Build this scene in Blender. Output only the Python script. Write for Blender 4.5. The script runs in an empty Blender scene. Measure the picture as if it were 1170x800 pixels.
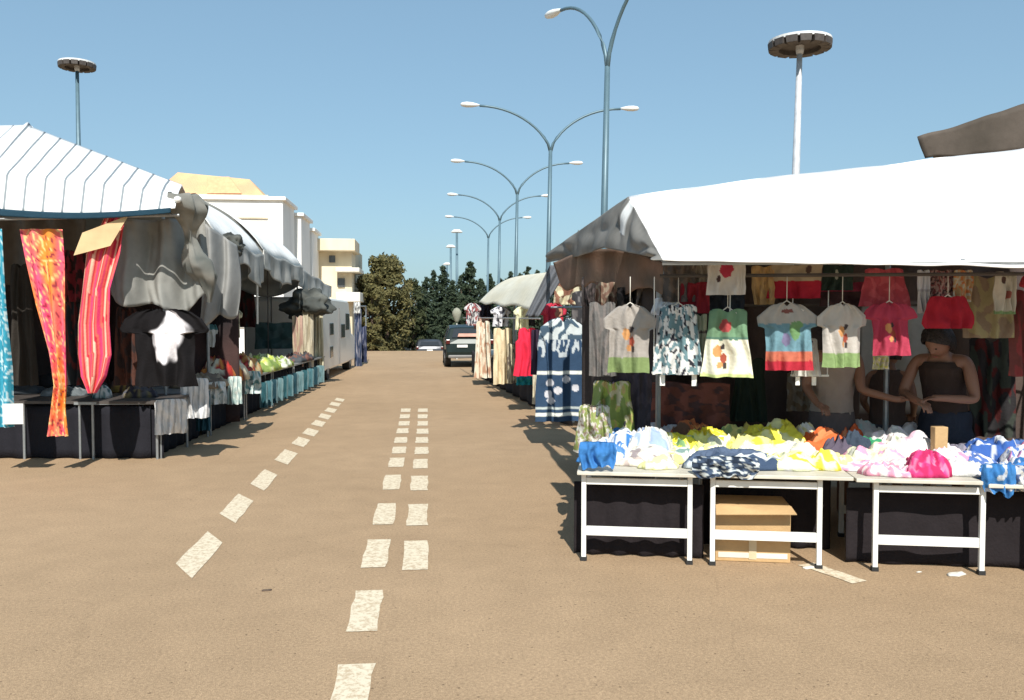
import bpy, bmesh, math, random
from mathutils import Vector, Matrix, noise
random.seed(7)
scene = bpy.context.scene
COL = scene.collection
V = Vector
PI = math.pi

# ------------------------------------------------------------------ camera
H = 1.65; F = 1000.0; W0, H0 = 1170, 800
yaw = math.atan(98/F); pitch = math.atan(38/F)
cam_d = bpy.data.cameras.new('camera'); cam = bpy.data.objects.new('camera', cam_d); COL.objects.link(cam)
cam_d.sensor_width = 36; cam_d.lens = F/W0*36; cam_d.clip_end = 3000; cam_d.clip_start = .05
cam.location = (0, 0, H); cam.rotation_euler = (PI/2-pitch, 0, -yaw)
scene.camera = cam
RM = cam.rotation_euler.to_matrix()
EYE = V((0, 0, H))
def ray(px, py): return RM @ V(((px-W0/2)/F, (H0/2-py)/F, -1))
def G(px, py, z=0.0):
    r = ray(px, py); return EYE + r*((z-H)/r.z)
def hit(px, py, p0, n):
    r = ray(px, py); return EYE + r*((p0-EYE).dot(n)/r.dot(n))
def P(px, py, Y):
    r = ray(px, py); return EYE + r*(Y/r.y)
class Frame:
    """a vertical reference plane on the ground: origin, along (u), back (v)"""
    def __init__(s, o, u):
        s.o = V((o.x, o.y, 0)); s.u = V((u.x, u.y, 0)).normalized(); s.v = V((-s.u.y, s.u.x, 0))
    def at(s, px, py, d=0): return hit(px, py, s.o+s.v*d, s.v)
    def w(s, a, d, z): return s.o+s.u*a+s.v*d+V((0, 0, z))
    def loc(s, p):
        q = p-s.o; return q.dot(s.u), q.dot(s.v), p.z
    def ang(s): return math.atan2(s.u.y, s.u.x)

# ------------------------------------------------------------------ materials
def hexc(h):
    h = h.lstrip('#'); c = [int(h[i:i+2], 16)/255 for i in (0, 2, 4)]
    return tuple((x/12.92 if x <= .04045 else ((x+.055)/1.055)**2.4) for x in c)
def new_mat(name):
    m = bpy.data.materials.new(name); m.use_nodes = True; nt = m.node_tree
    return m, nt, nt.nodes['Principled BSDF']
def mat(name, col, rough=.7, metal=0, var=.12, scale=6, bump=0.0, bscale=60, spec=None):
    m, nt, b = new_mat(name); N = nt.nodes; L = nt.links
    tc = N.new('ShaderNodeTexCoord'); nz = N.new('ShaderNodeTexNoise'); nz.inputs['Scale'].default_value = scale
    nz.inputs['Detail'].default_value = 6
    L.new(tc.outputs['Object'], nz.inputs['Vector'])
    mr = N.new('ShaderNodeMapRange'); mr.inputs['From Min'].default_value = .3; mr.inputs['From Max'].default_value = .7
    mr.inputs['To Min'].default_value = 1-var; mr.inputs['To Max'].default_value = 1+var
    L.new(nz.outputs['Fac'], mr.inputs['Value'])
    vm = N.new('ShaderNodeVectorMath'); vm.operation = 'SCALE'; vm.inputs[0].default_value = col[:3]
    L.new(mr.outputs[0], vm.inputs['Scale']); L.new(vm.outputs[0], b.inputs['Base Color'])
    b.inputs['Roughness'].default_value = rough; b.inputs['Metallic'].default_value = metal
    if spec is not None: b.inputs['Specular IOR Level'].default_value = spec
    if bump:
        n2 = N.new('ShaderNodeTexNoise'); n2.inputs['Scale'].default_value = bscale; L.new(tc.outputs['Object'], n2.inputs['Vector'])
        bp = N.new('ShaderNodeBump'); bp.inputs['Strength'].default_value = bump; bp.inputs['Distance'].default_value = .02
        L.new(n2.outputs['Fac'], bp.inputs['Height']); L.new(bp.outputs[0], b.inputs['Normal'])
    return m
def cloth_mat(name, rough=.9, bscale=45, bump=.35, trans=0.0, spec=.15):
    """woven cloth whose dye colour comes from the mesh's own colour pattern"""
    m, nt, b = new_mat(name); N = nt.nodes; L = nt.links
    at = N.new('ShaderNodeAttribute'); at.attribute_name = 'Col'
    tc = N.new('ShaderNodeTexCoord')
    nz = N.new('ShaderNodeTexNoise'); nz.inputs['Scale'].default_value = 9; nz.inputs['Detail'].default_value = 8
    L.new(tc.outputs['Object'], nz.inputs['Vector'])
    mr = N.new('ShaderNodeMapRange'); mr.inputs['From Min'].default_value = .25; mr.inputs['From Max'].default_value = .75
    mr.inputs['To Min'].default_value = .86; mr.inputs['To Max'].default_value = 1.08
    L.new(nz.outputs['Fac'], mr.inputs['Value'])
    vm = N.new('ShaderNodeVectorMath'); vm.operation = 'SCALE'; L.new(at.outputs['Color'], vm.inputs[0]); L.new(mr.outputs[0], vm.inputs['Scale'])
    L.new(vm.outputs[0], b.inputs['Base Color'])
    b.inputs['Roughness'].default_value = rough; b.inputs['Specular IOR Level'].default_value = spec
    n2 = N.new('ShaderNodeTexNoise'); n2.inputs['Scale'].default_value = bscale; n2.inputs['Detail'].default_value = 4
    L.new(tc.outputs['Object'], n2.inputs['Vector'])
    bp = N.new('ShaderNodeBump'); bp.inputs['Strength'].default_value = bump; bp.inputs['Distance'].default_value = .015
    L.new(n2.outputs['Fac'], bp.inputs['Height']); L.new(bp.outputs[0], b.inputs['Normal'])
    if trans:
        out = N['Material Output']; tr = N.new('ShaderNodeBsdfTranslucent'); L.new(vm.outputs[0], tr.inputs['Color'])
        mx = N.new('ShaderNodeMixShader'); mx.inputs[0].default_value = trans
        L.new(b.outputs[0], mx.inputs[1]); L.new(tr.outputs[0], mx.inputs[2]); L.new(mx.outputs[0], out.inputs['Surface'])
    return m
M = {}
M['cloth'] = cloth_mat('dyed_cloth', trans=.06)
M['tarp'] = cloth_mat('canopy_sheet', rough=.55, bscale=5, bump=.5, spec=.3, trans=.03)
M['heavy'] = cloth_mat('thick_tarpaulin', rough=.75, bscale=5, bump=.5, spec=.2, trans=0)
M['plastic_sheet'] = cloth_mat('cloudy_plastic_sheet', rough=.3, bscale=8, bump=.9, spec=.5, trans=.12)
M['white_metal'] = mat('white_painted_metal', (.8, .8, .76), .35, 0, .08, 8)
M['grey_metal'] = mat('galvanised_metal', (.32, .34, .35), .45, .6, .15, 12)
M['pole_blue'] = mat('blue_grey_painted_steel', (.10, .17, .21), .45, .2, .1, 3)
M['pole_pale'] = mat('pale_galvanised_steel', (.55, .57, .6), .5, .2, .15, 3)
M['lamp_shell'] = mat('pale_lamp_shell', (.72, .74, .74), .4, 0, .05)
M['dark_metal'] = mat('dark_floodlight_housing', (.07, .06, .055), .6, .1, .25)
M['rubber'] = mat('black_rubber', (.02, .02, .02), .8)
M['board'] = mat('worn_tabletop_board', (.55, .52, .44), .6, 0, .12, 9)
M['carton'] = mat('brown_cardboard', (.5, .33, .16), .85, 0, .12, 5, .2, 30)
M['tape'] = mat('pale_packing_tape', (.6, .5, .33), .4)
M['skin'] = mat('tanned_skin', (.24, .12, .075), .5, 0, .08, 5)
M['hair'] = mat('dark_brown_hair', (.018, .012, .010), .5, 0, .5, 30, .6, 90)
M['eye'] = mat('dark_eye', (.02, .015, .01), .2)
M['lips'] = mat('lips', (.28, .09, .07), .5)
M['car_green'] = mat('dark_green_car_paint', (.012, .022, .02), .25, .2, .1)
M['car_white'] = mat('white_car_paint', (.86, .84, .78), .3, 0, .03)
M['car_grey'] = mat('grey_car_paint', (.06, .065, .075), .3, .3, .05)
M['glass'] = mat('dark_car_glass', (.03, .035, .04), .08, 0, .1)
M['bumper'] = mat('pale_grey_bumper', (.16, .155, .15), .5)
M['red_lamp'] = mat('red_tail_lamp', (.35, .02, .015), .25)
M['dark_lamp'] = mat('smoked_lamp', (.09, .012, .01), .25)
M['plate'] = mat('white_number_plate', (.75, .75, .72), .4)
M['window'] = mat('dark_window_glass', (.06, .065, .07), .15, 0, .3, 2)
M['wood'] = mat('bare_timber', (.45, .3, .15), .8, 0, .2, 12)
M['paper'] = mat('dirty_paper', (.65, .62, .55), .9)

# building plaster, roof tile
def wall_mat(name, col, stain=.25):
    m, nt, b = new_mat(name); N = nt.nodes; L = nt.links
    tc = N.new('ShaderNodeTexCoord'); mp = N.new('ShaderNodeMapping'); mp.inputs['Scale'].default_value = (1, 1, .25)
    L.new(tc.outputs['Object'], mp.inputs[0])
    nz = N.new('ShaderNodeTexNoise'); nz.inputs['Scale'].default_value = 1.4; nz.inputs['Detail'].default_value = 8; L.new(mp.outputs[0], nz.inputs['Vector'])
    cr = N.new('ShaderNodeMapRange'); cr.inputs['From Min'].default_value = .4; cr.inputs['From Max'].default_value = .75
    cr.inputs['To Min'].default_value = 1; cr.inputs['To Max'].default_value = 1-stain; L.new(nz.outputs['Fac'], cr.inputs['Value'])
    vm = N.new('ShaderNodeVectorMath'); vm.operation = 'SCALE'; vm.inputs[0].default_value = col; L.new(cr.outputs[0], vm.inputs['Scale'])
    L.new(vm.outputs[0], b.inputs['Base Color']); b.inputs['Roughness'].default_value = .9
    return m
M['cream_wall'] = wall_mat('cream_plaster', (.78, .68, .5))
M['white_wall'] = wall_mat('white_plaster', (.8, .78, .7))
M['white_render'] = wall_mat('bright_white_render', (.85, .85, .83), .1)
def tile_mat():
    m, nt, b = new_mat('pale_orange_roof_tile'); N = nt.nodes; L = nt.links
    tc = N.new('ShaderNodeTexCoord'); wv = N.new('ShaderNodeTexWave'); wv.inputs['Scale'].default_value = 5; wv.inputs['Distortion'].default_value = 1
    L.new(tc.outputs['Object'], wv.inputs['Vector'])
    nz = N.new('ShaderNodeTexNoise'); nz.inputs['Scale'].default_value = .8; L.new(tc.outputs['Object'], nz.inputs['Vector'])
    rp = N.new('ShaderNodeValToRGB'); rp.color_ramp.elements[0].color = (.7, .52, .27, 1); rp.color_ramp.elements[1].color = (.78, .42, .24, 1)
    rp.color_ramp.elements[0].position = .4; rp.color_ramp.elements[1].position = .62
    L.new(nz.outputs['Fac'], rp.inputs[0]); L.new(rp.outputs[0], b.inputs['Base Color'])
    bp = N.new('ShaderNodeBump'); bp.inputs['Strength'].default_value = .5; bp.inputs['Distance'].default_value = .05
    L.new(wv.outputs['Fac'], bp.inputs['Height']); L.new(bp.outputs[0], b.inputs['Normal']); b.inputs['Roughness'].default_value = .85
    return m
M['tile'] = tile_mat()
def leaf_mat(name, c1, c2):
    m, nt, b = new_mat(name); N = nt.nodes; L = nt.links
    g = N.new('ShaderNodeNewGeometry'); rp = N.new('ShaderNodeValToRGB')
    rp.color_ramp.elements[0].color = (*c1, 1); rp.color_ramp.elements[1].color = (*c2, 1)
    L.new(g.outputs['Random Per Island'], rp.inputs[0]); L.new(rp.outputs[0], b.inputs['Base Color'])
    b.inputs['Roughness'].default_value = .7
    tr = N.new('ShaderNodeBsdfTranslucent'); L.new(rp.outputs[0], tr.inputs['Color'])
    mx = N.new('ShaderNodeMixShader'); mx.inputs[0].default_value = .25; out = N['Material Output']
    L.new(b.outputs[0], mx.inputs[1]); L.new(tr.outputs[0], mx.inputs[2]); L.new(mx.outputs[0], out.inputs['Surface'])
    return m
M['leaf_brown'] = leaf_mat('olive_brown_leaves', (.06, .062, .02), (.19, .165, .06))
M['leaf_dark'] = leaf_mat('dark_conifer_needles', (.02, .038, .022), (.055, .08, .04))
M['leaf_mid'] = leaf_mat('green_leaves', (.035, .05, .02), (.07, .08, .03))
M['bark'] = mat('rough_bark', (.1, .07, .05), .95, 0, .3, 10)

def ground_mat():
    m, nt, b = new_mat('sandy_worn_asphalt'); N = nt.nodes; L = nt.links
    tc = N.new('ShaderNodeTexCoord')
    def nz(s, d=6, r=.6):
        n = N.new('ShaderNodeTexNoise'); n.inputs['Scale'].default_value = s; n.inputs['Detail'].default_value = d; n.inputs['Roughness'].default_value = r
        L.new(tc.outputs['Object'], n.inputs['Vector']); return n
    big = nz(.35, 5); mid = nz(3.0, 6); fine = nz(55, 4, .7); grit = nz(170, 2, .6)
    rp = N.new('ShaderNodeValToRGB'); e = rp.color_ramp.elements
    e[0].position = .35; e[0].color = (.375, .262, .160, 1); e[1].position = .68; e[1].color = (.432, .303, .187, 1)
    L.new(big.outputs['Fac'], rp.inputs[0])
    def mul(col, n, lo, hi, a, bb):
        mr = N.new('ShaderNodeMapRange'); mr.inputs['From Min'].default_value = lo; mr.inputs['From Max'].default_value = hi
        mr.inputs['To Min'].default_value = a; mr.inputs['To Max'].default_value = bb; L.new(n.outputs['Fac'], mr.inputs['Value'])
        vm = N.new('ShaderNodeVectorMath'); vm.operation = 'SCALE'; L.new(col, vm.inputs[0]); L.new(mr.outputs[0], vm.inputs['Scale']); return vm.outputs[0]
    c = mul(rp.outputs[0], mid, .35, .7, .94, 1.05)
    c = mul(c, fine, .3, .7, .74, 1.20)
    c = mul(c, grit, .3, .7, .72, 1.24)
    # scattered dark pebbles and oil spots
    vo = N.new('ShaderNodeTexVoronoi'); vo.inputs['Scale'].default_value = 14; L.new(tc.outputs['Object'], vo.inputs['Vector'])
    mr = N.new('ShaderNodeMapRange'); mr.inputs['From Min'].default_value = .05; mr.inputs['From Max'].default_value = .11; mr.inputs['To Min'].default_value = .45; mr.inputs['To Max'].default_value = 1
    L.new(vo.outputs['Distance'], mr.inputs['Value'])
    vm = N.new('ShaderNodeVectorMath'); vm.operation = 'SCALE'; L.new(c, vm.inputs[0]); L.new(mr.outputs[0], vm.inputs['Scale'])
    st = nz(1.1, 3); c2 = mul(vm.outputs[0], st, .62, .75, 1, .9)
    # faint long cracks
    cv = N.new('ShaderNodeTexVoronoi'); cv.feature = 'DISTANCE_TO_EDGE'; cv.inputs['Scale'].default_value = .45
    wp = N.new('ShaderNodeMixRGB'); wp.blend_type = 'ADD'; wp.inputs[0].default_value = .35; L.new(tc.outputs['Object'], wp.inputs[1]); L.new(mid.outputs['Color'], wp.inputs[2])
    L.new(wp.outputs[0], cv.inputs['Vector'])
    cm = N.new('ShaderNodeMapRange'); cm.inputs['From Min'].default_value = 0; cm.inputs['From Max'].default_value = .006; cm.inputs['To Min'].default_value = .92; cm.inputs['To Max'].default_value = 1
    L.new(cv.outputs['Distance'], cm.inputs['Value'])
    v3 = N.new('ShaderNodeVectorMath'); v3.operation = 'SCALE'; L.new(c2, v3.inputs[0]); L.new(cm.outputs[0], v3.inputs['Scale'])
    L.new(v3.outputs[0], b.inputs['Base Color']); b.inputs['Roughness'].default_value = .95; b.inputs['Specular IOR Level'].default_value = .15
    bp = N.new('ShaderNodeBump'); bp.inputs['Strength'].default_value = .5; bp.inputs['Distance'].default_value = .01
    L.new(grit.outputs['Fac'], bp.inputs['Height']); L.new(bp.outputs[0], b.inputs['Normal'])
    return m
M['ground'] = ground_mat()
def paint_mat():
    m, nt, b = new_mat('worn_cream_road_paint'); N = nt.nodes; L = nt.links
    tc = N.new('ShaderNodeTexCoord')
    n1 = N.new('ShaderNodeTexNoise'); n1.inputs['Scale'].default_value = 26; n1.inputs['Detail'].default_value = 8; n1.inputs['Roughness'].default_value = .75
    L.new(tc.outputs['Object'], n1.inputs['Vector'])
    rp = N.new('ShaderNodeValToRGB'); e = rp.color_ramp.elements
    e[0].position = .43; e[0].color = (.50, .39, .26, 1); e[1].position = .52; e[1].color = (.68, .60, .45, 1)
    L.new(n1.outputs['Fac'], rp.inputs[0]); L.new(rp.outputs[0], b.inputs['Base Color']); b.inputs['Roughness'].default_value = .85
    return m
M['paint'] = paint_mat()

# ------------------------------------------------------------------ object helpers
def tag(o, label=None, cat=None, group=None, kind=None):
    if label: o['label'] = label
    if cat: o['category'] = cat
    if group: o['group'] = group
    if kind: o['kind'] = kind
    return o
def thing(name, label, cat, loc=(0, 0, 0), rz=0, group=None):
    o = bpy.data.objects.new(name, None); COL.objects.link(o); o.empty_display_size = .2
    o.location = loc; o.rotation_euler = (0, 0, rz)
    tag(o, label, cat, group); return o
class MB:
    def __init__(s): s.v = []; s.f = []; s.c = []; s.mi = []
    def add(s, vs, fs, col=None, mi=0):
        k = len(s.v); s.v += [V(p) for p in vs]; s.f += [tuple(i+k for i in f) for f in fs]; s.mi += [mi]*len(fs)
        if col is None: col = (.5, .5, .5)
        s.c += (list(col) if (len(vs) and isinstance(col, list)) else [col]*len(vs)); return s
    def box(s, c, size, rz=0, col=None, mi=0, taper=1.0):
        hx, hy, hz = size[0]/2, size[1]/2, size[2]/2; R = Matrix.Rotation(rz, 3, 'Z'); c = V(c); vs = []
        for z in (-1, 1):
            t = taper if z > 0 else 1
            for x, y in ((-1, -1), (1, -1), (1, 1), (-1, 1)): vs.append(c+R@V((x*hx*t, y*hy*t, z*hz)))
        return s.add(vs, [(3, 2, 1, 0), (4, 5, 6, 7), (0, 1, 5, 4), (1, 2, 6, 5), (2, 3, 7, 6), (3, 0, 4, 7)], col, mi)
    def bar(s, a, b, w=.03, h=None, col=None):
        a, b = V(a), V(b); h = h or w; d = (b-a).normalized(); up = V((0, 0, 1)) if abs(d.z) < .9 else V((0, 1, 0))
        x = d.cross(up).normalized(); y = x.cross(d); vs = []
        for p in (a, b):
            for i, j in ((-1, -1), (1, -1), (1, 1), (-1, 1)): vs.append(p+x*i*w/2+y*j*h/2)
        return s.add(vs, [(3, 2, 1, 0), (4, 5, 6, 7), (0, 1, 5, 4), (1, 2, 6, 5), (2, 3, 7, 6), (3, 0, 4, 7)], col)
    def tube(s, pts, r, n=8, col=None):
        pts = [V(p) for p in pts]; rs = r if isinstance(r, list) else [r]*len(pts); vs = []; fs = []
        for i, p in enumerate(pts):
            d = (pts[min(i+1, len(pts)-1)]-pts[max(i-1, 0)]).normalized(); up = V((0, 0, 1)) if abs(d.z) < .9 else V((0, 1, 0))
            x = d.cross(up).normalized(); y = x.cross(d)
            for k in range(n): a = 2*PI*k/n; vs.append(p+(x*math.cos(a)+y*math.sin(a))*rs[i])
        for i in range(len(pts)-1):
            for k in range(n): fs.append((i*n+k, i*n+(k+1) % n, (i+1)*n+(k+1) % n, (i+1)*n+k))
        fs.append(tuple(range(n-1, -1, -1))); fs.append(tuple((len(pts)-1)*n+k for k in range(n)))
        return s.add(vs, fs, col)
    def lathe(s, c, prof, n=16, col=None):
        c = V(c); vs = []; fs = []
        for r, z in prof:
            for k in range(n): a = 2*PI*k/n; vs.append(c+V((r*math.cos(a), r*math.sin(a), z)))
        for i in range(len(prof)-1):
            for k in range(n): fs.append((i*n+k, i*n+(k+1) % n, (i+1)*n+(k+1) % n, (i+1)*n+k))
        fs.append(tuple(range(n-1, -1, -1))); fs.append(tuple((len(prof)-1)*n+k for k in range(n)))
        return s.add(vs, fs, col)
    def grid(s, fn, nu, nv, colfn=None):
        vs = []; cs = []
        for j in range(nv+1):
            for i in range(nu+1):
                u, w = i/nu, j/nv; vs.append(fn(u, w)); cs.append(colfn(u, w) if colfn else (.5, .5, .5))
        fs = [(j*(nu+1)+i, j*(nu+1)+i+1, (j+1)*(nu+1)+i+1, (j+1)*(nu+1)+i) for j in range(nv) for i in range(nu)]
        return s.add(vs, fs, cs)
    def build(s, name, m, parent=None, smooth=False, bevel=0, solid=0, label=None, col=True):
        me = bpy.data.meshes.new(name); off = V((0, 0, 0)); inv = None
        if parent is not None:
            M4 = root_matrix(parent); inv = M4.inverted()
            vs = [inv@p for p in s.v]
        else: vs = s.v
        me.from_pydata([tuple(p) for p in vs], [], s.f)
        ms = m if isinstance(m, (list, tuple)) else [m]
        for x in ms: me.materials.append(x)
        for p, k in zip(me.polygons, s.mi): p.material_index = k; p.use_smooth = smooth
        a = me.color_attributes.new('Col', 'FLOAT_COLOR', 'POINT')
        for i, c in enumerate(s.c): a.data[i].color = (c[0], c[1], c[2], 1)
        me.update(); o = bpy.data.objects.new(name, me); COL.objects.link(o)
        if parent is not None: o.parent = parent
        if solid:
            md = o.modifiers.new('thickness', 'SOLIDIFY'); md.thickness = solid; md.offset = 0
        if bevel:
            md = o.modifiers.new('bevel', 'BEVEL'); md.width = bevel; md.segments = 2; md.limit_method = 'ANGLE'
        if label: o['label'] = label
        return o
def root_matrix(o):
    Mx = Matrix.Translation(o.location) @ o.rotation_euler.to_matrix().to_4x4()
    return root_matrix(o.parent) @ Mx if o.parent else Mx
def recenter(o, base):
    """move a single-mesh thing's origin to its base without moving its surface"""
    base = V(base); me = o.data
    for v in me.vertices: v.co -= base
    o.location = base; return o
def single(mb, name, m, base, label, cat, group=None, kind=None, **k):
    o = mb.build(name, m, None, **k); recenter(o, base); tag(o, label, cat, group, kind); return o

def nz(p, s=1.0): return noise.noise(V(p)*s)
def lerp(a, b, t): return a+(b-a)*t
def mixc(a, b, t): return tuple(a[i]*(1-t)+b[i]*t for i in range(3))
def smooth(t): t = max(0, min(1, t)); return t*t*(3-2*t)
def curve(keys, t):
    for (a, x), (b, y) in zip(keys, keys[1:]):
        if t <= b: return x+(y-x)*(t-a)/(b-a) if b > a else y
    return keys[-1][1]

# ------------------------------------------------------------------ cloth generators
SH = {
 'tee':   [(0, .30), (.05, .62), (.14, .86), (.27, 1.0), (.31, .97), (.33, .66), (.6, .64), (1, .70)],
 'tank':  [(0, .42), (.05, .55), (.12, .62), (.25, .64), (.30, .80), (.6, .82), (1, .95)],
 'dress': [(0, .32), (.05, .46), (.2, .52), (.32, .62), (.4, .66), (.7, .85), (1, 1.0)],
 'aline': [(0, .60), (.06, .72), (.3, .74), (.45, .80), (1, 1.0)],
 'box':   [(0, .86), (.03, .95), (.5, .96), (1, 1.0)],
 'skirt': [(0, .62), (.1, .72), (.5, .94), (.85, 1.0), (1, .9)],
 'narrow':[(0, .8), (.1, .85), (.6, .8), (1, .62)],
 'baby':  [(0, .25), (.06, .55), (.22, 1.0), (.36, .95), (.38, .74), (.7, .74), (1, .78)],
}
def garment_mb(c_top, u, w, h, shape='tee', colfn=None, thick=.035, fold=.02, dip=.05, seed=0, nu=30, nt=44, lean=0.0, cfn=None, wave=.015):
    """hanging garment: front and back sheets closed at the sides; c_top top centre, u direction across"""
    u = V((u.x, u.y, 0)).normalized(); n = V((-u.y, u.x, 0)); keys = SH[shape] if isinstance(shape, str) else shape
    mb = MB(); sd = V((seed*3.7, seed*1.3, seed*7.1))
    def pt(s, t, side):
        ww = curve(keys, t)*w/2
        ww *= 1+.04*nz(V((t*4, side*0+s*.5, 0))+sd)
        cx = cfn(t) if cfn else 0
        z = -t*h-dip*h*math.exp(-(s/.35)**2)*max(0, 1-t*6)+wave*h*nz(V((s*2.5, 9, 0))+sd)*t - (.02*h*abs(s)**2 if t < .02 else 0)
        fo = fold*(.35+t)*math.sin(s*9+4*nz(V((s*1.2, t*1.6, 0))+sd)+seed)*(1-abs(s)**3*.6)
        fo += fold*.9*nz(V((s*4, t*3, 2))+sd)
        y = side*thick*math.sqrt(max(0, 1-s*s))*(.5+.5*math.sin(PI*min(1, t*1.3+.12)))+fo+lean*t
        return V(c_top)+u*(s*ww+cx)+n*y+V((0, 0, z))
    def cf(s, t): return colfn(s, t) if colfn else (.5, .5, .5)
    mb.grid(lambda a, b: pt(a*2-1, b, -1), nu, nt, lambda a, b: cf(a*2-1, b))
    mb.grid(lambda a, b: pt(1-a*2, b, 1), nu, nt, lambda a, b: cf(1-a*2, b))
    return mb
def blob(c, *bl):
    """plain colour c with soft printed spots (s,t,rs,rt,colour)"""
    def f(s, t):
        r = c(s, t) if callable(c) else c
        for (a, b, ra, rb, cc) in bl:
            if ((s-a)/ra)**2+((t-b)/rb)**2+.5*nz((s*6, t*6, a)) < 1: r = cc
        return r
    return f
def bands(*ks):
    def f(s, t):
        for lim, c in ks:
            if t < lim+.012*nz((s*5, 3, lim)): return c
        return ks[-1][1]
    return f
def floral(base, cols, sc=5, th=.05, seed=0):
    def f(s, t):
        r = base
        for i, c in enumerate(cols):
            if nz((s*sc+seed+i*9, t*sc*1.6+i*5, i*3.3)) > th: r = c
        return r
    return f
WHITE = (.68, .68, .66); CREAM = (.72, .66, .5); GREY = (.30, .29, .27); NAVY = (.035, .06, .12); RED = (.62, .03, .05)
DKRED = (.28, .03, .04); BLACK = (.02, .02, .022); YEL = (.8, .72, .07); PYEL = (.76, .73, .26); LIME = (.5, .6, .15)
TEAL = (.05, .28, .33); BLUE = (.05, .2, .5); PINK = (.75, .35, .5); HOT = (.75, .06, .22); ORA = (.75, .17, .06)
TAN = (.42, .33, .22); GREEN = (.2, .36, .16); AQUA = (.55, .75, .75); BROWN = (.16, .09, .06); LBLUE = (.25, .42, .62)

def heap_mb(c, a, b, h, rot=0, colfn=None, seed=0, n=34, drape=0.0, crease=1.0):
    """crumpled cloth lying in a heap: irregular outline, creased top, closed underneath"""
    c = V(c); sd = V((seed*5.3, seed*2.1, seed*.7)); ca, sa = math.cos(rot), math.sin(rot); mb = MB(); rings = n//2; seg = n+6
    vs = []; cs = []; fs = []
    fa = seed*1.7; fc, fs_ = math.cos(fa), math.sin(fa)
    def pos(r, th, top=True):
        x, y = math.cos(th), math.sin(th)
        out = 1+.30*nz(V((x*1.2, y*1.2, 0))+sd)+.16*nz(V((x*3.5, y*3.5, 4))+sd)
        sq = 1/max(abs(x), abs(y))**.6
        X = a*r*x*out*sq; Y = b*r*y*out*sq
        q = V((X, Y, 0))
        prof = (1-r**2.6)**.6 if r < 1 else 0
        wp_ = V((nz(q*7+sd), nz(q*7+sd+V((7, 7, 7))), 0))*.16
        qq = q+wp_; f1 = V((qq.x*fc+qq.y*fs_, (-qq.x*fs_+qq.y*fc)*.35, 0))
        c1 = 1-min(1, abs(nz(f1*12+sd))*2.2)**1.3*1.6; c2 = 1-min(1, abs(nz(qq*10+sd*2))*2.2)**1.3*1.6; c3 = 1-min(1, abs(nz(qq*24+sd*3))*2.2)**1.2*1.6
        lump = max(0, .5+.9*nz(q*5.5+sd*1.3))
        z = h*prof*(.46+.36*lump)+crease*min(h, .14)*prof**.4*(.20*c1+.13*c2+.07*c3)
        z = max(z, -.004) if top else -.004
        return V((c.x+X*ca-Y*sa, c.y+X*sa+Y*ca, c.z+z))
    vs.append(pos(0, 0)); cs.append(colfn(0, .5) if colfn else (.5, .5, .5))
    for i in range(1, rings+1):
        for k in range(seg):
            th = 2*PI*k/seg; r = i/rings; vs.append(pos(r, th)); x, y = r*math.cos(th), r*math.sin(th)
            cs.append(colfn(x, y*.5+.5) if colfn else (.5, .5, .5))
    for k in range(seg): fs.append((0, 1+k, 1+(k+1) % seg))
    for i in range(rings-1):
        for k in range(seg):
            p = 1+i*seg; fs.append((p+k, p+seg+k, p+seg+(k+1) % seg, p+(k+1) % seg))
    fs.append(tuple(1+(rings-1)*seg+k for k in range(seg-1, -1, -1)))
    mb.add(vs, fs, cs); return mb
def solidc(c): return lambda s, t: c

# ================================================================== SETTING
def ground_z(y): return -1.3*smooth((y-42)/16)
g = MB(); ys = [-30, -10, 0, 10, 20, 30, 38, 41, 42, 43, 44, 46, 48, 50, 52, 54, 56, 58, 62, 80, 150, 400, 1500]
xs = [-1500, -300, -60, -20, 0, 20, 60, 300, 1500]
vs = [V((x, y, ground_z(y))) for y in ys for x in xs]; nx = len(xs)
g.add(vs, [(j*nx+i, j*nx+i+1, (j+1)*nx+i+1, (j+1)*nx+i) for j in range(len(ys)-1) for i in range(nx-1)])
tag(g.build('ground', M['ground'], smooth=True), 'sandy brown worn asphalt of the market road', None, None, 'structure')

def dash(mb, cx, cy, w, l, ang=0, n=5, skew=0.0):
    d = V((math.sin(ang), math.cos(ang), 0)); r = V((d.y, -d.x, 0)); c = V((cx, cy, .004))
    L = []; R = []
    for i in range(n+1):
        t = i/n-.5; L.append(c+d*(l*t+skew/2)-r*(w/2+random.uniform(-.008, .008))); R.append(c+d*(l*t-skew/2)+r*(w/2+random.uniform(-.008, .008)))
    mb.add(L+R, [(i, n+1+i, n+2+i, i+1) for i in range(n)])
lineL = [(229, 632), (271, 580), (302, 548), (327, 522), (344, 505), (355, 494), (364, 484), (371, 476), (378, 469), (383, 462), (388, 457)]
lineM = [(401, 794), (418, 697), (430, 632), (440, 587), (448, 551), (453, 528.5), (456, 514.5), (458, 503), (460, 492.5), (461.5, 484), (462.5, 476), (463.5, 469)]
lineR = [(475, 634), (477, 588), (479, 552), (480.5, 530), (481.5, 515), (482, 503), (482.5, 493), (483, 484), (483, 476), (483, 469)]
for pts, lab in ((lineL, 'slanting row of cream painted dashes on the left of the road'), (lineM, 'longer row of cream painted dashes down the middle of the road'), (lineR, 'shorter row of cream painted dashes right of the middle row')):
    mb = MB(); q = [G(*p) for p in pts]
    for i, p in enumerate(q):
        a = q[min(i+1, len(q)-1)]-q[max(i-1, 0)]; step = a.length/(2 if 0 < i < len(q)-1 else 1)
        dash(mb, p.x, p.y, .2 if pts is lineL else .165, step*.6, math.atan2(q[-1].x-q[0].x, q[-1].y-q[0].y), skew=.36 if pts is lineL else 0)
    tag(mb.build('road_marking', M['paint']), lab, None, None, 'structure')
mb = MB(); p = G(952, 656); dash(mb, p.x, p.y+.02, .13, .45, -.36)
tag(mb.build('road_marking', M['paint']), 'single cream painted dash running under the front of the clothes tables', None, None, 'structure')

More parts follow.
